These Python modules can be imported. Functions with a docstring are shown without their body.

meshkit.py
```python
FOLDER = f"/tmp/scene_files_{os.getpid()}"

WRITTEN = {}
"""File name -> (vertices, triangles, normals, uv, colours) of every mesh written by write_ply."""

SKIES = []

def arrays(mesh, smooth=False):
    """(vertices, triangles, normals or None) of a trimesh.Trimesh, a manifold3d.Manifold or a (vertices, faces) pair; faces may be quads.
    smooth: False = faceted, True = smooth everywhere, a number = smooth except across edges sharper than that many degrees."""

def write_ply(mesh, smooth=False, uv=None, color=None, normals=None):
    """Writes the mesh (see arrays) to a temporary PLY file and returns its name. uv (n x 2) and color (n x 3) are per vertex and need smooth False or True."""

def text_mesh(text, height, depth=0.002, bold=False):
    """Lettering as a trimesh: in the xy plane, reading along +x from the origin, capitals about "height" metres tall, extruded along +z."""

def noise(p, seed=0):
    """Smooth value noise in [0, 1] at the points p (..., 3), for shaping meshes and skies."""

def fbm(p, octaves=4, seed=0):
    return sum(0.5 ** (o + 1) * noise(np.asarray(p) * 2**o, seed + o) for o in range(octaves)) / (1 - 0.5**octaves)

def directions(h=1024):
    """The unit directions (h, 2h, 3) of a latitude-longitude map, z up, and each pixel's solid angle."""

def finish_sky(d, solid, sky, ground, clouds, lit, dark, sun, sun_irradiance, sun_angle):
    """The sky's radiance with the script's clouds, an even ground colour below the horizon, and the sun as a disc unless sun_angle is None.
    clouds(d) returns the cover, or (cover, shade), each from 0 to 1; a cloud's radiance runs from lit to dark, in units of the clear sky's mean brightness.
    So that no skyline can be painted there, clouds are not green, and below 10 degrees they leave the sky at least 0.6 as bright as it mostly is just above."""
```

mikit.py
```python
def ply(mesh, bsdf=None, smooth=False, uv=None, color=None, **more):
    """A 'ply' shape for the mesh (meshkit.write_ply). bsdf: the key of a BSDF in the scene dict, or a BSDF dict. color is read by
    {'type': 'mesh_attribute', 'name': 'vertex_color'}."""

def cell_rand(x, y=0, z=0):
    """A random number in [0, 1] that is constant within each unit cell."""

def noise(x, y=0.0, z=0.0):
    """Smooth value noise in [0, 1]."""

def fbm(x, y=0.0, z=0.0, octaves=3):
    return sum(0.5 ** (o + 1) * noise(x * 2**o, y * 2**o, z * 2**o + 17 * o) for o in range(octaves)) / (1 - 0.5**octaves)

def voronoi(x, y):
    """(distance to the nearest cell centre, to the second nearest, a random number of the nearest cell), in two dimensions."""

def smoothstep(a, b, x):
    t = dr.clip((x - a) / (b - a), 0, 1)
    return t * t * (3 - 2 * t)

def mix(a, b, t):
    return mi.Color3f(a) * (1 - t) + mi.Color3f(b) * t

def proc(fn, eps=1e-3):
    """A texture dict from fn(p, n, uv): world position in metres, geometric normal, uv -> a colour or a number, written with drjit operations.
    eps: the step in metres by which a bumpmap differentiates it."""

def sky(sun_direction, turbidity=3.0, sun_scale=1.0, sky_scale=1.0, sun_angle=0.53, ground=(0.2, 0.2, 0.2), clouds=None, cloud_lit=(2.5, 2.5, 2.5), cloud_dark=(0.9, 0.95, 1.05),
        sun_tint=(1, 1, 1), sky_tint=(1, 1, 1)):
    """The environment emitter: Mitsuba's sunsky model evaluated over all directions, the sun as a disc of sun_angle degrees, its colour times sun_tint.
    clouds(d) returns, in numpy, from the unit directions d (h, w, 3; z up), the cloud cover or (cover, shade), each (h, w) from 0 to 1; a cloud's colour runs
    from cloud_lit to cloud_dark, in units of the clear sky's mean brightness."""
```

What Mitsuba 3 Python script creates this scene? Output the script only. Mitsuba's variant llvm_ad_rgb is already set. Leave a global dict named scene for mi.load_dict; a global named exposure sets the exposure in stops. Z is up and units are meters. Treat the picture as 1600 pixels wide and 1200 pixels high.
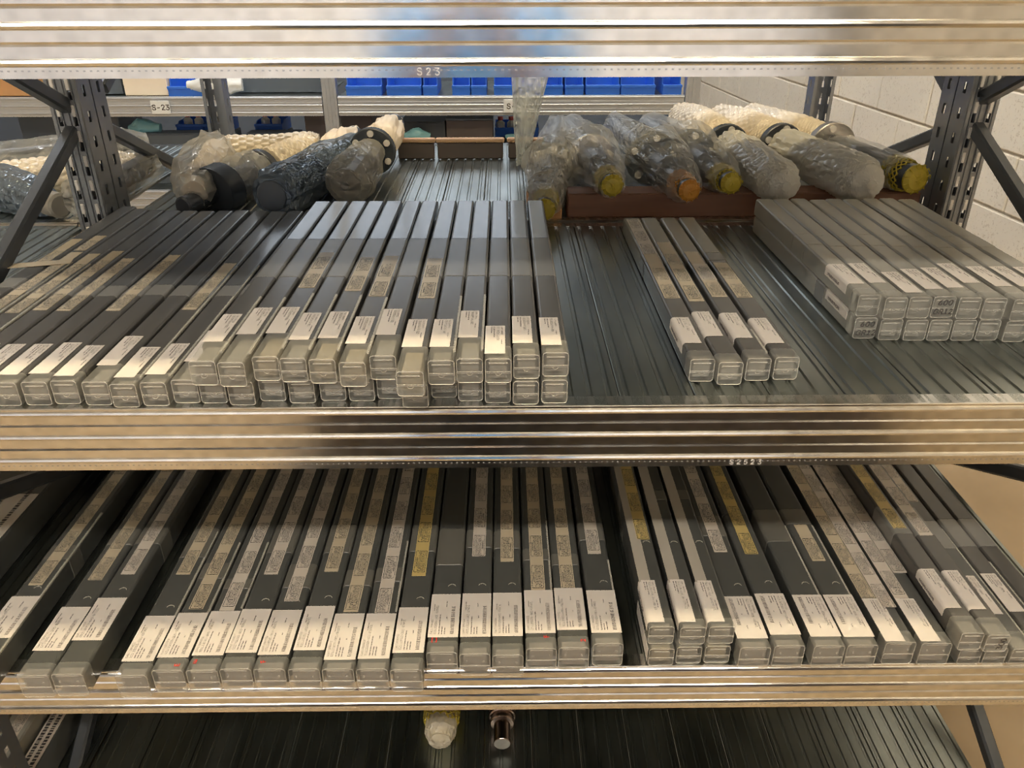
import math, random
import numpy as np, trimesh, drjit as dr, mitsuba as mi, mikit, meshkit
import manifold3d as m3
from shapely.geometry import Polygon, LineString, box as sbox
from shapely.ops import unary_union
from mikit import proc, noise, fbm, voronoi, cell_rand, smoothstep, mix
T = mi.ScalarTransform4f
PI = math.pi
rng = random.Random(7)
nrg = np.random.default_rng(7)

# ------------------------------------------------------------------ camera, lights, exposure
scene, labels = {}, {}
F_PX = 1248.236
FWD = np.array([0.007868, 0.885216, -0.465113])
pitch, yaw, roll = np.radians([27.71444537, 0.50932458, 0.1307236])
FWD = np.array([math.sin(yaw) * math.cos(pitch), math.cos(yaw) * math.cos(pitch), -math.sin(pitch)])
RT = np.array([math.cos(yaw), -math.sin(yaw), 0])
DN = np.cross(FWD, RT)
UP = -(-math.sin(roll) * RT + math.cos(roll) * DN)
scene['camera'] = dict(type='perspective', fov=math.degrees(2 * math.atan(800 / F_PX)), fov_axis='x', near_clip=0.02, far_clip=60.0,
                       to_world=T().look_at(origin=[0, 0, 0], target=FWD.tolist(), up=UP.tolist()))
exposure = 1.15
LAMP_FRONT = (26.0, 21.0, 12.4)      # warm tubes right in front of the shelving
LAMP_FAR = (31.0, 28.3, 24.0)        # warm tubes further behind the photographer
LAMP_BACK = (19.0, 19.4, 19.6)      # neutral tubes over the aisle behind the shelves
WINDOW_BACK = (.46, .56, .68)       # daylight in the high window of the back wall
ADDED_GLOW_FRONT = (.080, .092, .122)   # unseen glowing panel, added behind the photographer for the upper beam's reflection

# ------------------------------------------------------------------ materials
def rgb(*c):
    return {'type': 'rgb', 'value': [float(x) for x in c]}
def pr(color, rough=.5, two=True, **k):
    d = {'type': 'principled', 'base_color': color if isinstance(color, dict) else rgb(*color), 'roughness': rough if isinstance(rough, dict) else float(rough)}
    d.update(k)
    return {'type': 'twosided', 'b': d} if two else d
def film(color, rough, opacity, crinkle=0, **k):
    b = pr(color, rough, two=False, **k)
    if crinkle:
        b = {'type': 'bumpmap', 'tex': proc(CRINKLE, eps=.0015), 'scale': crinkle, 'b': b}
    return {'type': 'mask', 'opacity': opacity, 'b': {'type': 'twosided', 'b': b}}
def CRINKLE(p, n, uv):
    a = noise(p.x * 60, p.y * 26, p.z * 60); b = noise(p.x * 150 + 9, p.y * 60, p.z * 150)
    return dr.abs(2 * a - 1) + .4 * dr.abs(2 * b - 1)

scene['galvanized'] = pr(proc(lambda p, n, uv: mix((.70, .70, .69), (.86, .86, .85), noise(p.x * 90, p.y * 90, p.z * 90))),
                         proc(lambda p, n, uv: .08 + .13 * fbm(p.x * 55, p.y * 55, p.z * 55)), metallic=1.0)
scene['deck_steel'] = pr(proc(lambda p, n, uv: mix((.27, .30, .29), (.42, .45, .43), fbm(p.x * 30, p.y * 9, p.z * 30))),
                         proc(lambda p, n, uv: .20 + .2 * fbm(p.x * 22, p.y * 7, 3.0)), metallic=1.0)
scene['post_steel'] = pr((.24, .255, .28), .36, metallic=.6)
scene['brace_steel'] = pr((.10, .11, .125), .4, metallic=.6)
scene['beam_far'] = pr((.50, .52, .55), .32, metallic=.55)
scene['rack_steel'] = pr((.55, .57, .60), .4, metallic=.8)
scene['lug_steel'] = pr((.72, .70, .68), .5, metallic=.2)
scene['tube_dark'] = pr((.098, .095, .09), .22, specular=.4)
scene['tube_rear'] = pr((.105, .11, .115), .17, specular=.6)
scene['tube_milky'] = pr((.34, .33, .29), .34, specular=.5)
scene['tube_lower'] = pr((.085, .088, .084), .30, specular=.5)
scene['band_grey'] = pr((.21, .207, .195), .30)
scene['band_lower'] = pr((.15, .146, .13), .30)
scene['cap_clear'] = film((.60, .60, .56), .12, .19, specular=1.0)
scene['cap_rim'] = pr((.50, .485, .44), .22, specular=.7)
scene['bar_end'] = pr((.21, .20, .18), .4)
scene['bar_end_warm'] = pr((.25, .22, .165), .4)
scene['bar_end_lower'] = pr((.22, .205, .19), .4)
scene['label_paper'] = pr((.80, .745, .69), .62)
scene['ink'] = pr((.05, .045, .045), .6)
scene['ink_soft'] = pr((.24, .21, .20), .6)
scene['ink_red'] = pr((.85, .06, .05), .5)
scene['tape_beige'] = pr((.62, .53, .39), .4)
scene['tape_pale'] = pr((.70, .63, .55), .4)
scene['tape_yellow'] = pr((.66, .51, .21), .35)
scene['paper_strip'] = pr((.50, .46, .40), .5)
scene['tooth'] = pr((.52, .50, .44), .3)
scene['wood_brown'] = pr(proc(lambda p, n, uv: mix((.115, .05, .03), (.24, .115, .07), fbm(p.x * 6, p.y * 40, p.z * 60))), .55)
scene['carton_dark'] = pr((.075, .06, .06), .6)
scene['carton_edge'] = pr((.52, .33, .2), .6)
scene['carton_orange'] = pr((.50, .26, .11), .6)
scene['carton_cream'] = pr((.78, .68, .55), .6)
scene['plastic_blue'] = pr((.03, .14, .60), .35)
scene['plastic_black'] = pr((.035, .04, .05), .4)
scene['plastic_slate'] = pr((.08, .10, .13), .5)
scene['teal_film'] = pr((.25, .55, .66), .25)
scene['white_plastic'] = pr((.72, .74, .74), .4)
scene['red_print'] = pr((.6, .12, .12), .5)
scene['steel_dark'] = pr((.055, .06, .07), .32, metallic=.35)
scene['steel_bright'] = pr((.62, .60, .58), .25, metallic=1.0)
scene['steel_brown'] = pr((.30, .23, .20), .2, metallic=1.0)
scene['ring_black'] = pr((.025, .032, .042), .45)
scene['net_yellow'] = pr((.42, .33, .03), .45)
scene['net_orange'] = pr((.52, .23, .03), .45)
scene['bag_clear'] = film((.88, .87, .83), .11, .27, .008, metallic=.45)
scene['bag_milky'] = film((.66, .63, .56), .14, .42, .008, metallic=.3)
scene['bag_dark'] = film((.16, .21, .28), .12, .72, .008, metallic=.45)
scene['bag_hanging'] = film((.54, .58, .60), .2, .52, .006, specular=.9)
scene['bubble_wrap'] = film((.80, .70, .55), .24, .86, specular=.8)
scene['bag_cream'] = film((.88, .80, .66), .2, .62, .006, specular=.9)
scene['bag_bubble'] = film((.68, .66, .59), .22, .70, specular=.9)
scene['paper_wrap'] = pr((.70, .58, .43), .55)
scene['wall_paint'] = pr(proc(lambda p, n, uv: mix((.60, .54, .45), (.82, .77, .68), .25 + .75 * smoothstep(.22, .42, fbm(p.y * 150, p.z * 150, p.x * 60, 3)))), .8)
scene['wall_joint'] = pr((.50, .45, .37), .9)
scene['wall_plain'] = pr((.72, .70, .66), .8)
scene['wall_dull'] = pr((.062, .066, .075), .8)
scene['wall_grey'] = pr((.10, .125, .17), .8)
scene['floor_concrete'] = pr(proc(lambda p, n, uv: mix((.35, .25, .145), (.53, .40, .25), fbm(p.x * 3.1, p.y * 3.1, 1.0, 5))), .55)
scene['ceiling_paint'] = pr((.62, .60, .57), .9)
scene['lamp_housing'] = pr((.8, .8, .8), .5)
scene['skin'] = pr((.56, .36, .27), .5)
scene['shirt_blue'] = pr((.14, .40, .92), .75)
scene['trousers_dark'] = pr((.035, .035, .04), .8)
scene['scratch'] = pr((.95, .95, .93), .4)

scene = {(k if k == 'camera' else 'material_' + k): v for k, v in scene.items()}
def ply_(mesh, mat=None, **k):
    return mikit.ply(mesh, 'material_' + mat if isinstance(mat, str) else mat, **k)
_TX = {}
def text_mesh(s, h, depth=.0002, bold=False):
    if (s, bold) not in _TX: _TX[s, bold] = meshkit.text_mesh(s, .01, .001, bold)
    m = _TX[s, bold].copy(); m.apply_scale((h / .01, h / .01, depth / .001)); return m
# ------------------------------------------------------------------ helpers
_n = {}
def key_of(name, parent=None):
    base = (parent + '__' if parent else '') + name
    k = _n.get(base, 0)
    _n[base] = k + 1
    return base if k == 0 else f'{base}_{k:03d}'
def tag(k, label=None, cat=None, group=None, kind=None):
    d = labels.setdefault(k, {})
    for a, b in (('label', label), ('category', cat), ('group', group), ('kind', kind)):
        if b: d[a] = b
    return k
def thing(name, label, cat, group=None):
    return tag(key_of(name), label, cat, group)
def obj(name, mesh, mat, parent=None, smooth=False, tw=None, label=None, cat=None, group=None, kind=None, **more):
    k = key_of(name, parent)
    d = mesh if isinstance(mesh, dict) else ply_(mesh, mat, smooth=smooth, **more)
    if tw is not None: d = {**d, 'to_world': tw}
    scene[k] = d
    tag(k, label, cat, group, kind)
    return k
cat_ = trimesh.util.concatenate
def bx(x0, x1, y0, y1, z0, z1):
    m = trimesh.creation.box((x1 - x0, y1 - y0, z1 - z0)); m.apply_translation(((x0 + x1) / 2, (y0 + y1) / 2, (z0 + z1) / 2)); return m
def rbox(x0, x1, y0, y1, z0, z1, c=.002):
    """box with chamfered edges"""
    v = []
    for sx in (0, 1):
        for sy in (0, 1):
            for sz in (0, 1):
                X, Y, Z = (x0, x1)[sx], (y0, y1)[sy], (z0, z1)[sz]
                dx, dy, dz = (c, -c)[sx], (c, -c)[sy], (c, -c)[sz]
                v += [(X + dx, Y + dy, Z), (X + dx, Y, Z + dz), (X, Y + dy, Z + dz)]
    return trimesh.convex.convex_hull(np.array(v))
def prism_y(poly, y0, y1):
    """polygon in (x, z) extruded along y"""
    m = trimesh.creation.extrude_polygon(poly, y1 - y0, engine='earcut')
    v = m.vertices
    m.vertices = np.stack([v[:, 0], y0 + v[:, 2], v[:, 1]], 1); m.invert(); return m
def prism_x(poly, x0, x1):
    """polygon in (y, z) extruded along x"""
    m = trimesh.creation.extrude_polygon(poly, x1 - x0, engine='earcut')
    v = m.vertices
    m.vertices = np.stack([x0 + v[:, 2], v[:, 0], v[:, 1]], 1); return m
def prism_z(poly, z0, z1):
    m = trimesh.creation.extrude_polygon(poly, z1 - z0, engine='earcut'); m.apply_translation((0, 0, z0)); return m
def flat(poly, z=0.0):
    """flat print: polygon triangulated in the xy plane"""
    vs, fs, o = [], [], 0
    for g in getattr(poly, 'geoms', [poly]):
        if g.is_empty: continue
        v, f = trimesh.creation.triangulate_polygon(g, engine='earcut')
        vs.append(np.c_[v, np.full(len(v), z)]); fs.append(f + o); o += len(v)
    return trimesh.Trimesh(np.vstack(vs), np.vstack(fs), process=False)
def ring(w, h, r, n=4, z0=0.0):
    """rounded rectangle points (x, z), counter-clockwise, bottom at z0"""
    pts = []
    for cx, cz, a0 in ((w/2 - r, r, -90), (w/2 - r, h - r, 0), (-w/2 + r, h - r, 90), (-w/2 + r, r, 180)):
        for i in range(n + 1):
            a = math.radians(a0 + 90 * i / n); pts.append((cx + r * math.cos(a), z0 + cz + r * math.sin(a)))
    return np.array(pts)
def loft_y(rings, cap0=True, cap1=True):
    """rings: list of (y, pts) of equal length"""
    n = len(rings[0][1]); v, f = [], []
    for y, p in rings: v += [(a, y, b) for a, b in p]
    for k in range(len(rings) - 1):
        for i in range(n):
            j = (i + 1) % n; a, b, c, d = k*n + i, k*n + j, (k+1)*n + j, (k+1)*n + i
            f += [(a, d, c), (a, c, b)]
    def cap(k, rev):
        c = len(v); p = rings[k][1]; v.append((p[:, 0].mean(), rings[k][0], p[:, 1].mean()))
        for i in range(n):
            j = (i + 1) % n; t = (c, k*n + i, k*n + j); f.append(t[::-1] if rev else t)
    if cap0: cap(0, False)
    if cap1: cap(len(rings) - 1, True)
    return trimesh.Trimesh(np.array(v), np.array(f), process=False)
def tube_path(pts, r, sides=8, closed=False, caps=True):
    p = np.asarray(pts, float); n = len(p); r = np.broadcast_to(r, (n,))
    t = (np.roll(p, -1, 0) - np.roll(p, 1, 0)) if closed else np.gradient(p, axis=0)
    t = t / np.linalg.norm(t, axis=1, keepdims=True)
    a = np.zeros_like(p); ref = np.array([0, 0, 1.0]) if abs(t[0, 2]) < .9 else np.array([1.0, 0, 0])
    for i in range(n):
        u = ref - t[i] * (ref @ t[i]); u /= np.linalg.norm(u); a[i] = u; ref = u
    b = np.cross(t, a); ang = np.arange(sides) * 2 * PI / sides
    v = p[:, None] + r[:, None, None] * (np.cos(ang)[None, :, None] * a[:, None] + np.sin(ang)[None, :, None] * b[:, None])
    f = []
    for i in range(n if closed else n - 1):
        i2 = (i + 1) % n
        for j in range(sides):
            j2 = (j + 1) % sides
            f += [(i*sides + j, i*sides + j2, i2*sides + j2), (i*sides + j, i2*sides + j2, i2*sides + j)]
    v = v.reshape(-1, 3)
    if caps and not closed:
        v = np.vstack([v, p[0], p[-1]]); c0, c1 = len(v) - 2, len(v) - 1
        for j in range(sides):
            j2 = (j + 1) % sides
            f += [(c0, j2, j), (c1, (n-1)*sides + j, (n-1)*sides + j2)]
    return trimesh.Trimesh(v, np.array(f), process=False)
def bar(p0, p1, w, t):
    """rectangular bar between two points; w measured in the vertical plane of the bar, t across"""
    p0, p1 = np.array(p0, float), np.array(p1, float); d = p1 - p0; L = np.linalg.norm(d); d /= L
    s = np.cross(d, [0, 0, 1.0]); s = s / np.linalg.norm(s) if np.linalg.norm(s) > 1e-6 else np.array([1.0, 0, 0]); u = np.cross(s, d)
    m = rbox(-t/2, t/2, 0, L, -w/2, w/2, min(w, t) * .16)
    M = np.eye(4); M[:3, 0], M[:3, 1], M[:3, 2], M[:3, 3] = s, d, u, p0
    m.apply_transform(M); return m
def lathe(profile, n=32):
    """profile (r, s): surface of revolution about +y, s along y"""
    pr_ = np.array(profile, float); ang = np.arange(n) * 2 * PI / n
    rings = [(s, np.stack([r * np.cos(ang), r * np.sin(ang)], 1)) for r, s in pr_]
    return loft_y(rings)
def frame_to(p0, p1):
    """matrix whose +y runs from p0 to p1, origin p0"""
    p0, p1 = np.array(p0, float), np.array(p1, float); d = (p1 - p0) / np.linalg.norm(p1 - p0)
    x = np.cross(d, [0, 0, 1.0]); x /= np.linalg.norm(x); z = np.cross(x, d)
    M = np.eye(4); M[:3, 0], M[:3, 1], M[:3, 2], M[:3, 3] = x, d, z, p0; return M
def moved(m, M):
    m = m.copy(); m.apply_transform(M); return m

# ------------------------------------------------------------------ room
ZF, ZC = -1.56, 2.25
obj('floor', bx(-5, 3.2, -4, 7.2, ZF - .1, ZF), 'floor_concrete', kind='structure')
obj('ceiling', bx(-5, 3.2, -4, 7.2, ZC, ZC + .1), 'ceiling_paint', kind='structure')
obj('wall_back', bx(-5, 3.2, 7.0, 7.2, ZF, ZC), 'wall_grey', kind='structure')
obj('wall_left', bx(-5.1, -4.9, -4, 7.2, ZF, ZC), 'wall_plain', kind='structure')
obj('wall_front', bx(-5, 3.2, -4.1, -3.9, ZF, ZC), 'wall_dull', kind='structure')
# the block wall on the right: slightly out of square with the shelving
WM = T().translate([1.73, 3.3, 0]).rotate([0, 0, 1], 4.4)
wall = obj('wall_right', bx(.012, .25, -8, 5, ZF, ZC), 'wall_joint', tw=WM, kind='structure')
bl = [ply_(rbox(0, .05, .003, .395, .004, .194, .004), 'wall_paint')]
wx = random.Random(3)
zr = 0
for row in range(-8, 4):
    z = -.0 + row * .2 + .012
    for c in range(-7, 10):
        y = c * .4 + (.2 if row % 2 else 0) - .12
        obj('block', bl[0], None, wall, tw=WM @ T().translate([wx.uniform(-.002, .002), y, z]))
# ------------------------------------------------------------------ lamps in the room
def ceiling_lamp(label, x0, x1, y, power, w=.09):
    t = thing('ceiling_lamp', label, 'lamp')
    obj('housing', rbox(x0 - .05, x1 + .05, y - .09, y + .09, ZC - .05, ZC - .001, .006), 'lamp_housing', t)
    for s in (-1, 1):
        d = ply_(bx(x0, x1, y + s * .05 - w/4, y + s * .05 + w/4, ZC - .085, ZC - .06), None)
        d['emitter'] = {'type': 'area', 'radiance': rgb(*power)}
        d['bsdf'] = pr((.8, .8, .8), .5, two=False)
        obj('tube', d, None, t)
ceiling_lamp('ceiling lamp over the front of the shelving', -1.7, 1.5, .50, LAMP_FRONT)
ceiling_lamp('ceiling lamp further back over the aisle in front of the shelving', -2.4, 1.5, -1.6, LAMP_FAR)
ceiling_lamp('ceiling lamp over the aisle behind the shelving', -2.6, 1.2, 3.55, LAMP_BACK, .12)
def window(n, label, x0, x1, y, z0, z1, power, face):
    t = obj(f'window_{n}', bx(x0 - .06, x1 + .06, y - .03, y + .03, z0 - .06, z0), 'lamp_housing', label=label, kind='structure')
    for k, b in enumerate((bx(x0 - .06, x1 + .06, y - .03, y + .03, z1, z1 + .06), bx(x0 - .06, x0, y - .03, y + .03, z0, z1), bx(x1, x1 + .06, y - .03, y + .03, z0, z1), bx((x0+x1)/2 - .03, (x0+x1)/2 + .03, y - .02, y + .03, z0, z1))):
        obj('frame', b, 'lamp_housing', t)
    d = ply_(bx(x0, x1, y - .004, y + .004, z0, z1), None)
    d['emitter'] = {'type': 'area', 'radiance': rgb(*power)}; d['bsdf'] = pr((.8, .8, .8), .5, two=False)
    obj('pane', d, None, t)
window(1, 'high daylight window in the back wall', -2.1, .4, 6.96, .72, 1.75, WINDOW_BACK, -1)
window(2, 'added glowing panel behind the photographer, mirrored in the top beam', -4.4, 2.0, -3.86, -.95, 1.2, ADDED_GLOW_FRONT, 1)  # emitter added to give the upper beam a pale bluish reflection

# ------------------------------------------------------------------ shelving: beams, decks, uprights
ZU, ZM, ZL, ZB = -.012, -.5055, -.974, -1.4425
XL, XR = -.867, .961
def beam_mesh(x0, x1, yf, zt, face=-1, h=.094):
    """rolled front beam: beads and grooves run along it; face=-1 looks towards the camera"""
    z0 = zt - h; P = [(0.0, z0)]
    for zc, kind in ((.0155, 1), (.0335, 0), (.0510, 1), (.0695, 0), (.0865, 1)):
        if kind:
            for a in (-1, -.6, 0, .6, 1): P.append((.0030 * (1 - a * a) , z0 + zc + a * .0042))
        else:
            for a in (-1, 0, 1): P.append((-.0013 * (1 - a * a), z0 + zc + a * .0022))
    P += [(0.0, zt - .0012), (-.0012, zt)]
    out = [(-.026, zt), (-.026, zt - .0018), (-.003, zt - .0018), (-.003, z0 + .002), (-.02, z0 + .002), (-.02, z0)]
    pts = [(yf + face * y, z) for y, z in P + out]
    return prism_x(Polygon(pts).buffer(0), x0, x1)
def dots_mesh(x0, x1, yf, zt):
    b = bx(-.0012, .0012, yf - .0004, yf + .0006, zt - .0872, zt - .0856)
    ms = []
    for i in range(int((x1 - x0) / .0072)):
        m = b.copy(); m.apply_translation((x0 + .0072 * i, 0, 0)); ms.append(m)
    return cat_(ms)
def deck_panel(y0, y1):
    top = [(.0005, -.007), (.0009, -.0008), (.0022, 0)]
    for k in range(4):
        g = .0105 + k * .0255
        top += [(g - .0042, 0), (g - .0022, -.0024), (g + .0022, -.0024), (g + .0042, 0)]
    top += [(.0983, 0), (.0996, -.0008), (.1, -.007)]
    poly = Polygon(top + [(.0985, -.007), (.0985, -.0045), (.002, -.0045), (.002, -.007)])
    return prism_y(poly.buffer(0), y0, y1)
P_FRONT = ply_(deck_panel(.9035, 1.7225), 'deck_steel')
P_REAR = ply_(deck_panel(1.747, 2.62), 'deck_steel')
def shelf(label, z, panels, ply, yf, yb, x0=XL + .035, x1=XR - .03, dots=True):
    t = thing('steel_shelf', label, 'shelf', 'galvanized shelves of the rack')
    obj('front_beam', beam_mesh(x0, x1, yf, z), 'galvanized', t, smooth=25)
    obj('rear_beam', beam_mesh(x0, x1, yb, z, face=1), 'galvanized', t, smooth=25)
    if dots: obj('punched_dots', dots_mesh(x0 + .01, x1 - .01, yf, z), 'rack_steel', t, kind='stuff')
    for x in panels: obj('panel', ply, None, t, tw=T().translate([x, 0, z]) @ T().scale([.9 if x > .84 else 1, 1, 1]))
    return t
XS = [-.85 + .1 * i for i in range(18)]
s10 = shelf('galvanized top shelf of the rear unit, above the wrapped cylinders', ZU + .51, XS, P_REAR, 1.745, 2.622, dots=False)
s11 = shelf('added unseen lower shelf of the rear unit, behind the wide boxes', ZL, XS, P_REAR, 1.745, 2.622, dots=False)  # this unseen shelf and the next are added to block back light
s12 = shelf('added unseen bottom shelf of the rear unit, behind the bottom shelf', ZB, XS, P_REAR, 1.745, 2.622, dots=False)
XSL = [-1.02 - .1 * i for i in range(9)]
s1 = shelf('galvanized shelf along the top edge of the photo', ZU, XS, P_FRONT, .90, 1.725)
s2 = shelf('galvanized middle shelf holding the stacked slim boxes', ZM, XS, P_FRONT, .90, 1.725)
s3 = shelf('galvanized lower shelf with the wide labelled boxes', ZL, XS, P_FRONT, .90, 1.725)
s4 = shelf('galvanized bottom shelf, almost empty, in dark shade', ZB, XS, P_FRONT, .90, 1.725)
s5 = shelf('galvanized shelf behind, under the wrapped cylinders', ZM, XS, P_REAR, 1.745, 2.622, dots=False)
s6 = shelf('galvanized shelf in the left bay behind the dark brace, under bagged rolls', ZM, XSL, P_REAR, 1.745, 2.622, -2.6, XL - .082, dots=False)
s7 = shelf('galvanized middle shelf of the left bay, at the left edge', ZM, XSL, P_FRONT, .90, 1.725, -2.6, XL - .082)
s8 = shelf('galvanized lower shelf of the left bay, at the left edge', ZL, XSL, P_FRONT, .90, 1.725, -2.6, XL - .082)
s9 = shelf('galvanized bottom shelf of the left bay, at the bottom left corner', ZB, XSL, P_FRONT, .90, 1.725, -2.6, XL - .082)
P_GAP = ply_(deck_panel(1.0, 1.64), 'deck_steel')
for tt, z in ((s7, ZM), (s8, ZL), (s9, ZB)): obj('panel', P_GAP, None, tt, tw=T().translate([-.919, 0, z]) @ T().scale([.66, 1, 1]))
for txt, tt, x, zt in (('S 2 3', s1, -.092, ZU), ('S 2 5 2 3', s2, .30, ZM)):
    m = text_mesh(txt, .0075, .0002); v = m.vertices
    m.vertices = np.stack([x + v[:, 0], .8996 - v[:, 2], zt - .0915 + v[:, 1]], 1)
    obj('scratched_writing', m, 'scratch', tt, label='pale scratched writing on the beam')

def upright_mesh(z0, z1):
    """slotted C post, open to the back (+y), centred on x = 0, front face at y = 0"""
    o = [(-.040, .058), (-.040, .003), (-.037, 0), (-.030, 0), (-.028, .003), (-.026, 0), (-.012, 0), (-.010, .004), (-.006, .004), (-.004, .0015), (.004, .0015), (.006, .004), (.010, .004),
         (.012, 0), (.026, 0), (.028, .003), (.030, 0), (.037, 0), (.040, .003), (.040, .058)]
    i = [(.028, .058), (.028, .054), (.0378, .054), (.0378, .006), (-.0378, .006), (-.0378, .054), (-.028, .054), (-.028, .058)]
    body = prism_z(Polygon(o + i), z0, z1)
    M = m3.Manifold(m3.Mesh(np.asarray(body.vertices, np.float32), np.asarray(body.faces, np.uint32)))
    cuts = []
    z = z0 + .02
    while z < z1 - .03:
        for s in (-1, 1):
            c = m3.Manifold.cube((.010, .03, .018)).translate((s * .019 - .005, -.01, z))
            c2 = m3.Manifold.cube((.006, .03, .034)).translate((s * .019 - .003, -.01, z))
            cuts += [c, c2]
            cuts.append(m3.Manifold.cube((.03, .012, .022)).translate((s * .04 - .015, .022, z + .004)))
        z += .05
    M = M - m3.Manifold.batch_boolean(cuts, m3.OpType.Add)
    r = M.to_mesh(); return trimesh.Trimesh(r.vert_properties[:, :3], r.tri_verts)
def lug_mesh(z0, z1):
    ms = []; z = z0 + .02
    while z < z1 - .03:
        for s in (-1, 1): ms.append(rbox(s * .019 - .0046, s * .019 + .0046, -.0022, .002, z + .019, z + .041, .0012))
        z += .05
    return cat_(ms)
UP_M = ply_(upright_mesh(ZF, .55), 'post_steel')
LUG = ply_(lug_mesh(ZF, .55), 'lug_steel')
def frame(label, x, ys, braces):
    t = thing('shelf_frame', label, 'shelf frame')
    for y, s in ys:
        tw = T().translate([x + (.03 if x > 0 else -.03) * (y < 1), y, 0]) @ T().scale([.8, s, 1])
        k = obj('post', UP_M, None, t, tw=tw)
        obj('slot_lugs', LUG, None, k, tw=tw, kind='stuff')
    for p0, p1 in braces: obj('brace', bar((x, *p0), (x, *p1), .028, .026), 'brace_steel', t)
Y1, Z1 = 1.722, 0
frame('dark slotted steel frame at left with a brace towards the viewer', XL - .016, [(.925, 1), (1.69, 1)],
      [((1.02, .08), (1.70, -.253)), ((1.70, -.30), (1.0, -.62)), ((1.0, -.745), (1.70, -1.042)), ((1.70, -1.09), (.96, -1.53))])
frame('dark slotted steel frame at the right beside the block wall', XR + .014, [(.925, 1), (1.69, 1)],
      [((1.02, .09), (1.70, -.243)), ((1.70, -.30), (1.0, -.61)), ((1.0, -.735), (1.70, -1.068)), ((1.72, -1.09), (.96, -1.47))])
frame('slotted steel frame behind the left post with one brace running back', XL - .016, [(1.81, -1), (2.62, -1)], [((1.84, -.32), (2.52, -.63)), ((1.86, -.24), (2.56, .10)), ((1.84, -1.0), (2.52, -.66))])
frame('slotted steel frame behind the right post with braces running back', XR + .014, [(1.81, -1), (2.62, -1)], [((1.83, -.335), (2.52, -.615)), ((1.82, -.25), (2.54, .12)), ((1.84, -1.0), (2.52, -.66))])

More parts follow.
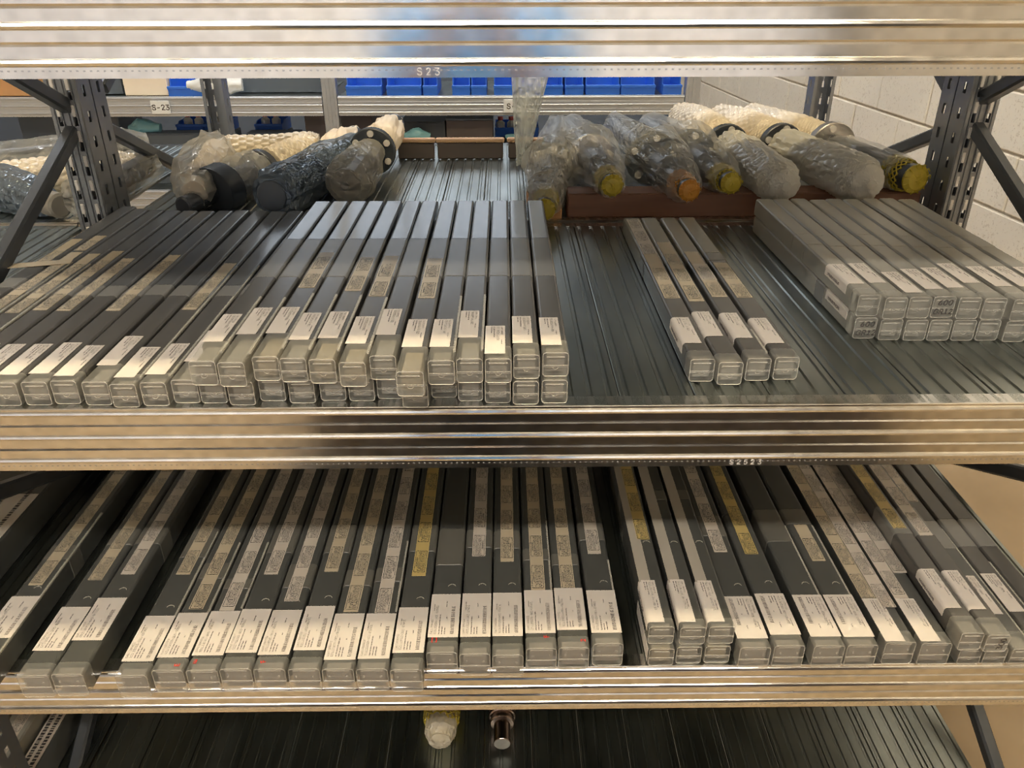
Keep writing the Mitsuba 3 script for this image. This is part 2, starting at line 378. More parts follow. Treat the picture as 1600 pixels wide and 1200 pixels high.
# ------------------------------------------------------------------ slim clear-ended boxes
CH = {}
def stroke_logo():
    """outline lettering in a rounded frame, reading along +x, about 1 tall"""
    g = []
    st = {'R': [[(0, 0), (0, 1), (.5, 1), (.62, .78), (.5, .55), (.12, .55)], [(.3, .52), (.62, 0)]],
          'O': [[(.3 + .3 * math.cos(a), .5 + .5 * math.sin(a)) for a in np.linspace(0, 2 * PI, 17)]],
          'S': [[(.58, 1), (.06, 1), (.06, .56), (.56, .46), (.56, 0), (.02, 0)]],
          'N': [[(0, 0), (0, 1), (.56, 0), (.56, 1)]]}
    x = 0
    for ch in 'ROSN':
        sh = unary_union([LineString(s).buffer(.125, quad_segs=3) for s in st[ch]])
        from shapely.affinity import translate
        g.append(translate(sh.boundary.buffer(.038, quad_segs=1), x)); x += .92
    W = x - .30
    fr = sbox(-.22, -.62, W + .22, 1.28).buffer(.12, quad_segs=3)
    g.append(fr.boundary.buffer(.042, quad_segs=1))
    for i in range(7):
        g.append(sbox(.95 + i * .25, -.50, 1.12 + i * .25, -.28))
    u = unary_union(g).simplify(.012)
    s = .056 / (W + .68); m = flat(u)
    m.vertices = (m.vertices - [W / 2, .33, 0]) * [s, s * .64, s]
    return m
LOGO = stroke_logo()          # 56 mm long
def words(seed, n, x0, y, h, gap=.0012):
    r = random.Random(seed); g = []; x = x0
    for _ in range(n):
        w = r.uniform(.002, .007); g.append(sbox(x, y, x + w, y + h)); x += w + gap
    return g
def label_print(code, big, seed, barcode=True):
    """print in label coordinates: u along the reading direction from 0, v downwards from the top line"""
    ms = []
    def txt(s, h, u, v, bold=False):
        m = text_mesh(s, h, .0001, bold); m.apply_translation((u, -v - h, 0)); ms.append(m)
    if big:
        txt('S.M.T. SERVICE', .0031, .006, .0035); txt(code, .0039, .006, .0090)
        g = words(seed, 7, .006, -.0180, .0018) + words(seed + 1, 3, .006, -.0225, .0018) + words(seed + 2, 3, .006, -.0268, .0018) + words(seed + 3, 3, .058, -.0075, .0014) + words(seed + 4, 2, .066, -.0268, .0014) + words(seed+5, 1, .04, -.0285, .0014)
        v0, v1, ul = -.0405, -.0345, .066
    else:
        txt('S.M.T. SERVICE', .0026, .004, .0028); txt(code, .0036, .004, .0074)
        g = words(seed, 6, .004, -.0152, .0016) + words(seed + 1, 4, .004, -.0188, .0015) + words(seed + 3, 3, .046, -.0052, .0013)
        v0, v1, ul = -.0262, -.0215, .0
    r = random.Random(seed + 9); x = .006
    while x < ul:
        w = r.choice((.0005, .0009, .0014)); g.append(sbox(x, v0, x + w, v1)); x += w + r.choice((.0006, .0009, .0014))
    ms.append(flat(unary_union(g)))
    return cat_(ms)
def smallm(m, M):
    m = m.copy(); m.apply_transform(np.array(M, float)); return m
def shells(w, h, L, ec, j0, j1):
    k = (w, h, round(L, 2), ec, j0, j1)
    if k in CH: return CH[k]
    r = .0052 if h < .04 else .006
    R = lambda d, n=4: ring(w - 2 * d, h - 2 * d, max(r - d, .001), n, d)
    cap = loft_y([(.0, R(.0022)), (.0004, R(.0010)), (.0018, R(0)), (ec + .006, R(0))], True, False)
    bodyA = loft_y([(ec, R(.0006)), (j0 + .012, R(.0006))])
    band = loft_y([(j1, R(.0004)), (j1 + .0006, R(-.0002)), (j0 - .0006, R(-.0002)), (j0, R(.0004))])
    rear = loft_y([(j0 + .002, R(.0002)), (L - .002, R(.0002)), (L, R(.002))])
    blk = loft_y([(.0045, R(.0062)), (ec + .002, R(.0062))], True, False)
    # rim of the front face, seam, bright slot and latch arc
    o = R(.0012); P = np.stack([o[:, 0], np.full(len(o), -.0002), o[:, 1]], 1)
    parts = [tube_path(P, .00048, 5, closed=True)]
    zs = h * .47
    parts += [bx(-w/2 + .0015, w/2 - .0015, -.0007, .0004, zs - .0003, zs + .0003), bx(-w/2 + .001, w/2 - .001, -.0005, .0004, zs - .0022, zs - .0018)]
    if h < .04:
        parts.append(bx(-.0118, .0118, -.0004, .0016, h * .80 - .0006, h * .80 + .0006))
        A = [(.0042 * math.cos(a), -.0003, zs - .001 + .0042 * math.sin(a)) for a in np.linspace(PI, 2 * PI, 9)]
        parts.append(tube_path(A, .00035, 4))
    else:
        parts += [bx(-.017, .017, -.0004, .0012, h - .0052, h - .0044)]
        for sx in (-1, 1):
            A = [(sx * .013 + .0016 * math.cos(a), -.0003, h * .66 + .0016 * math.sin(a)) for a in np.linspace(0, 2 * PI, 9)]
            parts.append(tube_path(A, .0003, 4))
    rim = cat_(parts)
    CH[k] = (cap, bodyA, band, rear, blk, rim)
    return CH[k]
PLY = {}
def P(tagk, mesh, mat, smooth=False):
    k = (tagk, mat)
    if k not in PLY: PLY[k] = ply_(mesh() if callable(mesh) else mesh, mat, smooth=smooth)
    return PLY[k]
def teeth(w, h, y0, y1):
    b = bx(w/2 - .004, w/2 - .0007, 0, .0012, h - .004, h - .0007); ms = []
    n = int((y1 - y0) / .0026)
    for i in range(n):
        m = b.copy(); m.apply_translation((0, y0 + i * .0026, 0)); ms.append(m)
    return cat_(ms)
def logo_strip(y0, y1, x, flip, z, pitch=.08, seed=0):
    ms = []; y = y0 + .037
    while y + .028 < y1:
        m = LOGO.copy(); v = m.vertices.copy()
        m.vertices = np.stack([x - v[:, 1] * (-1 if flip else 1), y + v[:, 0] * (-1 if flip else 1), np.full(len(v), z)], 1)
        ms.append(m); y += pitch
    return ms
def slim_box(label, group, x, y, z, w, h, L, body='tube_dark', rear='tube_rear', band='band_grey', ec=.05, joint=(.50, .30), lab=None, tape=None, end='bar_end',
             flip=True, code='CK.3025.0-0-001', fold=0, tapes=None, teethy=None, notch=None, hand=None, red=None, strip=False, big=False, full=False, seed=0, endlab=False):
    t = thing('slim_box', label, 'plastic box', group)
    tw = T().translate([x, y, z])
    j0, j1 = joint
    cap, bodyA, bandm, rearm, blk, rim = shells(w, h, L, ec, j0, j1)
    kk = (w, h, round(L, 2), ec, j0, j1)
    def add(n, m, mat, smooth=False, parent=t, lab_=None, kind=None):
        return obj(n, P((n, kk), m, mat, smooth), None, parent, tw=tw, label=lab_, kind=kind)
    add('tube', bodyA, body, 40); add('rear_tube', rearm, rear, 40); add('overlap_band', bandm, band, 40)
    add('end_cap', cap, 'cap_clear', 40, lab_='clear plastic end'); add('bar_end', blk, end, 30); add('end_rim', rim, 'cap_rim')
    if lab:
        a, b = lab
        lw = w - .001 if full else (.031 if big else .0262)
        xl = -w/2 + (.0004 if full else 0)
        zt = h + .0004
        q = [(xl, zt), (xl + lw, zt), (xl + lw, zt - .0003), (xl, zt - .0003)]
        r0 = .0045
        if fold:   # folded over the left side
            q = [(-w/2 - .0006, h - .017), (-w/2 - .0006, h - r0)] + [(-w/2 + r0 - (r0 + .0006) * math.cos(a_), h - r0 + (r0 + .0005) * math.sin(a_)) for a_ in np.linspace(.2, PI/2, 5)] + [(xl + lw, zt), (xl + lw, zt - .0004)] + \
                [(-w/2 + r0 - (r0 + .0001) * math.cos(a_), h - r0 + (r0 + .0001) * math.sin(a_)) for a_ in np.linspace(PI/2, .2, 5)] + [(-w/2 - .0001, h - r0), (-w/2 - .0001, h - .017)]
        lp = obj('label', P(('label', kk, a, b, full, fold, big), lambda: prism_y(Polygon(q).buffer(0), a, b), 'label_paper', 25), None, t, tw=tw, label='white paper label')
        def pm():
            m = label_print(code, full, seed); v = m.vertices.copy()
            if flip: X, Yv = xl + lw + v[:, 1], b - v[:, 0]
            else: X, Yv = xl - v[:, 1], a + v[:, 0]
            m.vertices = np.stack([X, Yv, np.full(len(v), zt + .0002)], 1)
            return m
        obj('print', P(('print', code, flip, a, b, w, h, full, seed), pm, 'ink_soft'), None, lp, tw=tw)
        if fold:
            g = []; r = random.Random(seed); yy = .012
            while yy < .06:
                ww = r.choice((.0008, .0014, .002)); g.append(bx(-w/2 - .0009, -w/2 - .0007, b - yy - ww, b - yy, h - .0135, h - .0085)); yy += ww + r.choice((.0008, .0014))
            obj('barcode', P(('barcode', seed, w, h, a, b), cat_(g), 'ink_soft'), None, lp, tw=tw)
    for i, (xo, tw_, a, b, mat, fl) in enumerate(tapes or []):
        b = min(b, L - .004)
        zt = h + .0002 + .0002 * i
        tp = obj('tape', P(('tape', xo, tw_, a, b, h, i), lambda: bx(xo - tw_/2, xo + tw_/2, a, b, h - .0004, zt + .0002), mat), None, t, tw=tw, label='printed packing tape')
        ms = logo_strip(a - .004 * (i + seed % 3), b, xo, fl, zt + .0004, .0815)
        if ms: obj('print', P(('tprint', xo, a, b, h, i, fl, seed % 3), cat_(ms), 'ink'), None, tp, tw=tw)
    if teethy: obj('ratchet_teeth', P(('teeth', w, h, teethy), lambda: teeth(w, h, *teethy), 'tooth'), None, t, tw=tw, kind='stuff')
    if notch:
        A = [(.008 + .0062 * math.cos(a), notch + .0062 * math.sin(a), h + .0001) for a in np.linspace(.25, PI - .25, 10)]
        obj('thumb_notch', P(('notch', w, h, notch), lambda: tube_path(A, .0006, 5), 'tooth'), None, t, tw=tw)
    if strip: obj('paper_strip', P(('strip', w, h, L), lambda: bx(-w/2 + .0005, -w/2 + .0195, .10, L - .01, h - .0004, h + .0003), 'paper_strip'), None, t, tw=tw, label='beige paper strip')
    if endlab: obj('end_label', P(('endlab', w, h), lambda: bx(-w/2 - .0005, -w/2, .004, .11, .005, h - .004), 'label_paper'), None, t, tw=tw, label='white paper label on the side')
    if hand:
        ms = []
        for s, hh, u, v, rot in hand:
            m = text_mesh(s, hh, .0002, True); vv = m.vertices.copy()
            if rot: vv = np.stack([-vv[:, 1], vv[:, 0], vv[:, 2]], 1)
            sk_ = vv[:, 1] * .18
            m.vertices = np.stack([u + vv[:, 0] + sk_, -.0010 - vv[:, 2], v + vv[:, 1]], 1); ms.append(m)
        obj('handwriting', cat_(ms), 'ink', t, tw=tw, label='black marker writing')
    if red:
        s, u, v, rot = red
        m = text_mesh(s, .0075, .0002, True); vv = m.vertices - m.vertices.mean(0); c, sn = math.cos(rot), math.sin(rot)
        m.vertices = np.stack([u + c * vv[:, 0] - sn * vv[:, 1], v + sn * vv[:, 0] + c * vv[:, 1], np.full(len(vv), h + .0005)], 1)
        obj('red_mark', m, 'ink_red', t, tw=tw, label='red marker letter')
    return t

ORD = ['first', 'second', 'third', 'fourth', 'fifth', 'sixth', 'seventh', 'eighth', 'ninth', 'tenth', 'eleventh', 'twelfth', 'thirteenth', 'fourteenth', 'fifteenth', 'sixteenth', 'seventeenth', 'eighteenth', 'nineteenth', 'twentieth']
def beige(a, b, fl=True, x=0, w=.0215, m='tape_beige'): return (x, w, a, b, m, fl)
WS, HS, Z2 = .0348, .0355, ZM + .0363
# -- middle shelf: single layer at the left, then the lower row of the tall stack (x, y, label range, tapes)
ROW_B = [(-.8285, .95, None, [beige(.42, .56)]), (-.7915, .93, None, [beige(.22, .50), beige(.51, .60)]), (-.7545, .92, (.02, .112), [beige(.22, .50)]), (-.7175, .915, (.02, .112), [beige(.235, .52)]), (-.680, .912, (.02, .112), [beige(.235, .48)]),
         (-.6424, .9091, (.02, .115), None), (-.6036, .9102, (.022, .118), [beige(.236, .50)]), (-.5678, .9131, (.012, .105), None), (-.5259, .9092, (.046, .14), None), (-.4876, .9027, (.017, .109), [beige(.246, .46)]), (-.4508, .9065, (.021, .116), None)]
G1 = 'flat slim boxes at the left of the middle shelf'
for i, (x, y, lb, tp) in enumerate(ROW_B):
    extra = {5: 'no tape, label near its end', 6: 'strip of printed beige tape', 7: 'no tape, narrow white label', 8: 'label set further back', 9: 'printed beige tape and ratchet teeth', 10: 'plain top beside the two-high stack'}.get(i, 'printed tape, running off the left edge' if i else 'beside the slotted post')
    slim_box(f'dark slim box, {ORD[i]} from left on middle shelf, {extra}', G1, x, y, ZM, WS, HS, .80, lab=lb, tapes=tp, joint=(.345, .300), teethy=(.02, .45) if i in (1, 2, 9, 10) else None, seed=i, ec=.02 if i not in (8,) else .045)
ROW_B2 = [(-.4136, .9134), (-.378, .9122), (-.3398, .9066), (-.3032, .9173), (-.2633, .9107), (-.2246, .9171), (-.1872, .9157), (-.1512, .9213), (-.1156, .8969), (-.0808, .9238), (-.0459, .9137), (-.0103, .908), (.0258, .9034), (.0629, .9063)]
obj('tape_strip', bar((-.895, 1.345, ZM + HS + .0012), (-.775, 1.375, ZM + HS + .0012), .0012, .024), 'tape_beige', label='strip of yellowed packing tape lying across the flat boxes at left', cat='tape')
G2 = 'lower row of the two-high stack on the middle shelf'
for i, (x, y) in enumerate(ROW_B2):
    slim_box(f'clear-ended slim box, {ORD[i]} from left in lower row of the middle shelf stack', G2, x, y, ZM, WS if i != 10 else .0335, HS, .80 if i == 0 else .745, lab=(.052, .154) if i == 0 else None, joint=(.345, .30), teethy=(.02, .40) if i == 0 else None, seed=i)
TU = lambda a, b: [beige(a, b, True, 0, .0245)]
ROW_U = [(-.3771, .8931, (.056, .148), None, 'half-covered by nothing, beside the flat boxes'), (-.3402, .8891, (.083, .175), None, 'label set well back'), (-.3019, .9049, (.07, .161), TU(.241, .406), 'printed tape, crumpled clear tape'),
         (-.2662, .9002, (.053, .144), None, 'between two taped boxes'), (-.229, .8962, (.062, .152), TU(.235, .389), 'tape with two logos'), (-.1899, .8871, (.053, .143), TU(.222, .404), 'printed tape, crumpled film behind'),
         (-.1547, .9057, (.062, .151), None, 'left of the jutting one'), (-.1159, .8609, (.068, .158), TU(.239, .416), 'jutting furthest forward, taped'), (-.0803, .8907, (.038, .128), None, 'right of the jutting one'),
         (-.0451, .8954, (.062, .153), None, 'label set back, plain top'), (-.0092, .8949, (.013, .1), None, 'label almost at its front edge'), (.0265, .9059, (.033, .122), None, 'second from the right end'), (.0636, .9116, (.021, .111), None, 'beside bare deck')]
G3 = 'top row of the two-high stack on the middle shelf'
for i, (x, y, lb, tp, ex) in enumerate(ROW_U):
    ex = ex.replace('half-covered by nothing, ', '')
    slim_box(f'slim box, {ORD[i]} from left in top row of stack, {ex}', G3, x, y, Z2, WS, HS, 1.647 - y, lab=lb, tapes=tp, joint=(round(1.387 - y, 3), round(1.194 - y, 3)),
             teethy=(.03, .22) if i in (0, 1, 2, 3, 4, 5, 8, 9) else None, seed=30 + i, ec=(lb[0] - .004 if lb[0] > .03 else .03), end='bar_end_warm' if i in (2, 4, 5, 7) else 'bar_end')
G4 = 'four slim boxes standing apart on the middle shelf'
for i, (x, y, lb, tp, ex) in enumerate([(.2659, .9645, (.05, .141), [beige(.221, .44, True, 0, .0245), beige(.44, .66, True, 0, .026, 'tape_pale')], 'label folded over its left side'), (.3018, .9547, (.083, .173), [beige(.217, .517, True, 0, .0245)], 'stained label, jutting furthest forward'),
                                      (.3426, .9661, (.065, .156), [beige(.224, .448, True, 0, .0245), beige(.30, .38, True, .001, .026, 'tape_pale')], 'ratchet teeth by its label'), (.3816, .9686, (.044, .133), [beige(.218, .384, True, 0, .0245)], 'at the right of the group')]):
    slim_box(f'slim box, {ORD[i]} of four standing apart, {ex}', G4, x, y, ZM, WS, HS, 1.64 - y, lab=lb, tapes=tp, fold=1, joint=(.44, .40), body='tube_dark', rear='tube_milky', band='band_grey', ec=.02, teethy=(.02, .10) if i == 2 else None, seed=50 + i)
G5, G6 = 'lower row of the right-hand stack', 'top row of the right-hand stack'
QX = [(.5435, 1.1027), (.5792, 1.0963), (.6159, 1.0935), (.6516, 1.093), (.6879, 1.0924), (.7242, 1.0919), (.7627, 1.0868), (.7985, 1.088), (.8345, 1.09)]
for i, (x, y) in enumerate(QX):
    slim_box(f'grey slim box, {ORD[i]} from left at bottom of right-hand stack' + (', black 600 on end' if i == 0 else ''), G5, x, y, ZM, .0348, HS, 1.65 - y, body='tube_milky', rear='tube_milky', band='band_grey', ec=.02, joint=(.17, .13),
             lab=(.03, .12) if i == 0 else None, fold=1 if i == 0 else 0, seed=70 + i, hand=[('600', .0085, -.010, .0205, 0), ('GR12', .0085, -.0145, .0065, 0)] if i == 0 else None)
RX = [(.5413, 1.1036, .045), (.5764, 1.0921, .06), (.613, 1.0939, .016), (.6495, 1.0958, .028), (.6848, 1.0905, .039), (.7203, 1.0875, .062), (.7607, 1.0821, .052), (.7975, 1.083, .05), (.8345, 1.085, .045)]
for i, (x, y, a) in enumerate(RX):
    slim_box(f'grey slim box, {ORD[i]} from left on top of right-hand stack' + (', black 600 on end' if i == 3 else ', folded label' if i == 0 else ''), G6, x, y, Z2, .0346, HS, 1.65 - y, body='tube_milky', rear='tube_milky', band='tube_milky', ec=.02, joint=(.30, .24),
             lab=(a, a + .089), fold=1 if i in (0,) else 0, seed=80 + i, hand=[('600', .0085, -.0105, .0210, 0), ('GR12', .0080, -.0145, .0070, 0)] if i == 3 else None)

# -- lower shelf
WL, HL = .0487, .047
TA = lambda a, b=.9, x=0., w=.0235, m='tape_beige', fl=True: (x, w, a, b, m, fl)
E = .017
ROW_L = [(-.7975, .85, (.075, .168), [TA(.195, fl=False)], (.03, .40), None, 'cut by left edge', (.30, .262)),
         (-.7023, .8509, (.047, .141), [TA(.206)], None, None, 'beside a dark gap at its left', (.345, .30)), (-.6524, .8526, (.066, .16), [TA(.218, m='tape_pale')], None, None, 'label set back, gap at right', (.345, .30)),
         (-.5569, .8491, (.026, .121), [TA(.22, fl=False)], (.12, .34), None, 'gap at its left', (.345, .265)), (-.5065, .8581, (.024, .118), [TA(.127)], (.10, .30), ('E', .012, .010, PI/2), 'red mark right under label', (.24, .20)),
         (-.4552, .8575, (.028, .122), [TA(.123, m='tape_pale')], (.13, .30), ('E', -.015, .016, PI), 'red mark left under label', (.20, .175)), (-.406, .8594, (.031, .124), [TA(.208, m='tape_pale')], None, None, 'pale tape ending before its label', (.345, .265)),
         (-.3555, .8587, (.027, .122), [TA(.143, m='tape_pale')], None, ('F', -.012, .014, PI/2 + .3), 'red letter, gap in tape', (.235, .175)), (-.3036, .8581, (.036, .131), [TA(.215)], None, None, 'straight gap across its lid', (.345, .265)),
         (-.2532, .8575, (.017, .114), [TA(.118), ], None, None, 'a shorter lid lying over its tape', (.22, .18)), (-.2023, .857, (.019, .114), [TA(.115, m='tape_pale', fl=False)], (.12, .30), None, 'tape lettering turned around', (.225, .19)),
         (-.1513, .8551, (.032, .129), [TA(.205, m='tape_yellow')], None, None, 'yellowed tape, last of the jutting ones', (.345, .27)), (-.1005, .8883, (.03, .126), None, None, ('[ ]', -.013, .024, 0), 'torn tape scraps on its lid', (.30, .20)),
         (-.0498, .8846, (.034, .131), [TA(.226, m='tape_pale', fl=False)], None, None, 'tape ending well before its label', (.30, .25)), (.0005, .8815, (.038, .135), [TA(.214, fl=False)], None, None, 'pale scratch below its tape', (.30, .25)),
         (.0522, .8942, (.031, .128), [TA(.128)], (.13, .32), ('F', .008, .024, PI/2 + .2), 'red mark, tape under label', (.235, .205)), (.1023, .8955, (.036, .131), [TA(.131)], None, ('2', .014, .014, PI/2), 'red 2 under its label', (.22, .19)),
         (.1558, .9026, (.022, .118), [TA(.212, m='tape_pale', fl=False)], (.12, .20), None, 'beside the bare strip of deck', (.30, .25))]
G7 = 'wide labelled boxes on the left part of the lower shelf'
for i, (x, y, lb, tp, te, red, ex, jt) in enumerate(ROW_L):
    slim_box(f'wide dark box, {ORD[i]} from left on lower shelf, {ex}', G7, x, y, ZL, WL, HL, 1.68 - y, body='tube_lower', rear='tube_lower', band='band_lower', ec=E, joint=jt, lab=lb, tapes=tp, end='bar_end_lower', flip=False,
             code='022.10010-001-00001', teethy=te, notch=lb[1] + .018 if i not in (4, 5, 9, 10, 15, 16) else None, red=red, full=True, seed=100 + i)
G8 = 'narrow boxes stacked in pairs on the lower shelf'
for i, (x, y, xb, yb, lb) in enumerate([(.2376, .9103, .2393, .9015, (.009, .104)), (.2860, .9084, .2833, .9049, (.011, .107)), (.3305, .9093, .3278, .9057, (.01, .103))]):
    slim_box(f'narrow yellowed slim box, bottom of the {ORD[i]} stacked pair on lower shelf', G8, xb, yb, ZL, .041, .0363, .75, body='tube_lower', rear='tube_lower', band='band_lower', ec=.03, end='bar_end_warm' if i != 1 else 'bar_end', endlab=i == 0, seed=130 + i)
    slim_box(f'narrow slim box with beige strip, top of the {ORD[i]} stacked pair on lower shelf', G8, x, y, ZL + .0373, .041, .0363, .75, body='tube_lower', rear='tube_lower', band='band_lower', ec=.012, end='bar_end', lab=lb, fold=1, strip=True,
             tapes=[TA(.21, x=.004, m='tape_yellow', w=.022)] if i == 0 else None, code='022.720-001-04-005-01', joint=(.36, .33), notch=.2, seed=140 + i)
ROW_R = [(.3811, .8922, (.018, .111), [TA(.224, m='tape_pale')], None, 'pale tape, right beside the stacked pairs', (.33, .27)), (.4347, .8954, (.022, .114), [TA(.215, m='tape_yellow')], None, 'yellow tape', (.33, .33)), (.4961, .8947, (.018, .111), None, (.02, .30), 'bare top with a row of teeth', (.345, .25)),
         (.5476, .8954, (.016, .11), [TA(.195, .297, fl=False)], (.02, .30), 'one short piece of tape', (.345, .30)), (.6088, .9005, (.001, .095), [TA(.097, .9, -.0125, .0235, 'tape_beige', False), TA(.075, .9, .0125, .0235, 'tape_pale', False)], None, 'two tapes side by side', (.55, .52)),
         (.6634, .8979, (.003, .097), [TA(.098, .9, -.0125, .0235, 'tape_pale'), TA(.16, .9, .0125, .0235, 'tape_pale')], None, 'two tapes side by side, folded label corner', (.55, .52))]
G9 = 'wide labelled boxes on the right part of the lower shelf'
for i, (x, y, lb, tp, te, ex, jt) in enumerate(ROW_R):
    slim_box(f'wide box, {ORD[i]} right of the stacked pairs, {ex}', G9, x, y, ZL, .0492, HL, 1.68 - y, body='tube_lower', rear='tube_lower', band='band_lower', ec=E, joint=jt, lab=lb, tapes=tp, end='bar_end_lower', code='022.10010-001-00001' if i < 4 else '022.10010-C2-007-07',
             teethy=te, full=i < 4, fold=0, big=True, notch=lb[1] + .025 if i < 4 else None, seed=160 + i)
G10 = 'narrow boxes at the right end of the lower shelf'
for i, (x, y, z, lb, tp, ex, kw) in enumerate([(.7198, .8972, ZL, None, None, 'under the yellow-taped one', {}), (.7588, .8967, ZL, None, None, 'under the one marked 300', {}), (.7995, .8949, ZL, (.074, .166), [TA(.382, m='tape_pale')], 'single layer with a loose tape end', dict(teethy=(.02, .3))),
                                               (.8385, .90, ZL, (.074, .166), None, 'single layer near the right edge', dict(teethy=(.02, .2))), (.8765, .90, ZL, None, None, 'the last one, tape scraps', {}),
                                               (.7087, .8916, ZL + .0373, (.053, .145), [TA(.254, m='tape_yellow')], 'on top, yellowed tape and folded label', dict(fold=1)), (.7465, .8873, ZL + .0373, (.054, .145), [TA(.238, m='tape_pale')], 'on top, black marker writing on its end', dict(fold=1, hand=[('300', .0088, .009, .006, 1)]))]):
    slim_box(f'narrow slim box, right end of lower shelf, {ex}', G10, x, y, z, .0365, .0363, .78, body='tube_dark' if i > 2 else 'tube_lower', rear='tube_dark', band='band_grey', ec=.03, lab=lb, tapes=tp, joint=(.32, .24), code='022.20ESZ-AWW', seed=180 + i, **kw)

# ------------------------------------------------------------------ left bay: boxes at the left edge
def left_box(label, x0, x1, y0, y1, z0, z1, tape=None, text=None):
    t = thing('long_box', label, 'plastic box')
    obj('body', rbox(x0, x1, y0, y1, z0, z1, .003), 'tube_lower' if text else 'tube_milky', t)
    if tape:
        tp = obj('tape', bx(*tape[:4], z1 - .0004, z1 + .0006), tape[4], t, label='printed packing tape')
        obj('print', cat_(logo_strip(tape[2], tape[3], (tape[0] + tape[1]) / 2, False, z1 + .0009)), 'ink', tp)
    if text:
        a, b, c, d_ = text[:4]
        lp = obj('label', bx(a, b, c, d_, z1 - .0004, z1 + .0006), 'tape_pale', t, label='printed warning label')
        ms = []
        for k, s in enumerate(text[4]):
            if not s:
                g = unary_union(words(40 + k, int((d_ - c) / .0062), c + .01, 0, .008, .0022)); m = flat(g); v = m.vertices.copy(); keep = (b - a) / max(1, len(text[4])); m.vertices = np.stack([a + .012 + k * keep * .9 - v[:, 1], v[:, 0], np.full(len(v), z1 + .0009)], 1); m.invert(); ms.append(m); continue
            m = text_mesh(s, .010, .0001, True); v = m.vertices.copy(); m.vertices = np.stack([a + .012 + k * .019 + .0 - v[:, 1] * 1.0 + .010, c + .01 + v[:, 0] * .9, np.full(len(v), z1 + .0009)], 1); ms.append(m)
        obj('print', cat_(ms), 'ink', lp)
left_box('dark box with a printed label at the left edge, below the middle shelf', -1.05, -.905, 1.0, 1.66, ZL, ZL + .064, None, (-.998, -.909, 1.12, 1.285, ['', '', 'MACHINE', '']))
left_box('long grey box with printed tape at the bottom left corner', -1.062, -1.012, .995, 1.66, ZB, ZB + .10, (-1.052, -1.028, 1.0, 1.6, 'tape_pale'))
left_box('second long grey box with printed tape at the bottom left corner', -1.005, -.955, .995, 1.66, ZB, ZB + .10, (-.99, -.966, 1.0, 1.6, 'tape_pale'))
left_box('pale long box with black printed lines at the bottom left corner', -.948, -.913, .995, 1.66, ZB, ZB + .07, None, (-.946, -.915, 1.01, 1.5, ['', '']))

# ------------------------------------------------------------------ wrapped cylinders
def crumple(pts, rad, seed, amp=.16, ns=64, na=56, freq=5.0, aspect=1.0, flat_z=None, fine=.22, bub=0):
    """a bag of film around a path: a tube whose surface is folded by ridged noise"""
    pts = np.array(pts, float); rad = np.array(rad, float); k = len(pts)
    u = np.linspace(0, k - 1, ns); i = np.minimum(u.astype(int), k - 2); f = (u - i)[:, None]; fs = f * f * (3 - 2 * f)
    c = pts[i] * (1 - f) + pts[i + 1] * f; r = (rad[i] * (1 - fs[:, 0]) + rad[i + 1] * fs[:, 0])
    t = np.gradient(c, axis=0); t /= np.linalg.norm(t, axis=1, keepdims=True)
    a = np.cross(t, [0, 0, 1.0]); a /= np.linalg.norm(a, axis=1, keepdims=True); b = np.cross(a, t)
    ang = np.arange(na) * 2 * PI / na
    dirs = np.cos(ang)[None, :, None] * a[:, None] + np.sin(ang)[None, :, None] * b[:, None]
    tw_ = ang[None, :] + 1.3 * (u[:, None] / (k - 1)) * (1 if seed % 2 else -1)
    q = np.stack([np.broadcast_to(u[:, None] / (k - 1) * freq * .62, (ns, na)), np.cos(tw_) * freq * .34, np.sin(tw_) * freq * .34], -1)
    rn = 1 - np.abs(2 * meshkit.fbm(q + seed * 7.3, 3, seed) - 1) * 1.6
    rf = 1 - np.abs(2 * meshkit.noise(q * [3.0, 2.2, 2.2] + 31, seed + 5) - 1) * 1.6
    R = r[:, None] * (1 + amp * (rn - .5) + amp * fine * (rf - .5))
    if bub:
        Ls = np.linalg.norm(np.diff(pts, axis=0), axis=1).sum(); A = u / (k - 1) * Ls / bub; B_ = ang * float(np.mean(rad)) / bub
        AA, BB = np.meshgrid(A, B_, indexing='ij'); row = np.round(AA / .866); da = AA - row * .866; db = BB + .5 * (row % 2); db = db - np.round(db)
        R = R + bub * (.26 if ns == 150 and na == 96 and bub == .015 else .14) * np.sqrt(np.maximum(0, 1 - (da * da + db * db) / .2))
    v = c[:, None] + R[..., None] * dirs
    v[..., 2] = c[:, None, 2] + (v[..., 2] - c[:, None, 2]) * aspect
    if flat_z is not None: v[..., 2] = np.maximum(v[..., 2], flat_z + .0015)
    v = v.reshape(-1, 3); F = []; UV = np.stack([np.repeat(np.linspace(0, 1, ns), na) * np.linalg.norm(np.diff(pts, axis=0), axis=1).sum() / .012, np.tile(ang, ns) * rad.mean() / .012], 1)
    for s in range(ns - 1):
        for j in range(na):
            j2 = (j + 1) % na; F += [(s*na + j, (s+1)*na + j2, s*na + j2), (s*na + j, (s+1)*na + j, (s+1)*na + j2)]
    v = np.vstack([v, c[0], c[-1]]); UV = np.vstack([UV, UV[0], UV[-1]]); n0, n1 = len(v) - 2, len(v) - 1
    for j in range(na):
        j2 = (j + 1) % na; F += [(n0, j, j2), (n1, (ns-1)*na + j2, (ns-1)*na + j)]
    return trimesh.Trimesh(v, np.array(F), process=False), UV
def net(M, r, L, n=14, turns=1.1, th=.0019):
    ms = []
    for s in (-1, 1):
        for k in range(n):
            a0 = 2 * PI * k / n; w = np.linspace(0, 1, 10)
            rr = r * np.minimum(1, .35 + 1.6 * w)
            p = np.stack([rr * np.cos(a0 + s * turns * w * PI), w * L, rr * np.sin(a0 + s * turns * w * PI)], 1)
            ms.append(moved(tube_path(p, th, 4, caps=False), M))
    return cat_(ms)
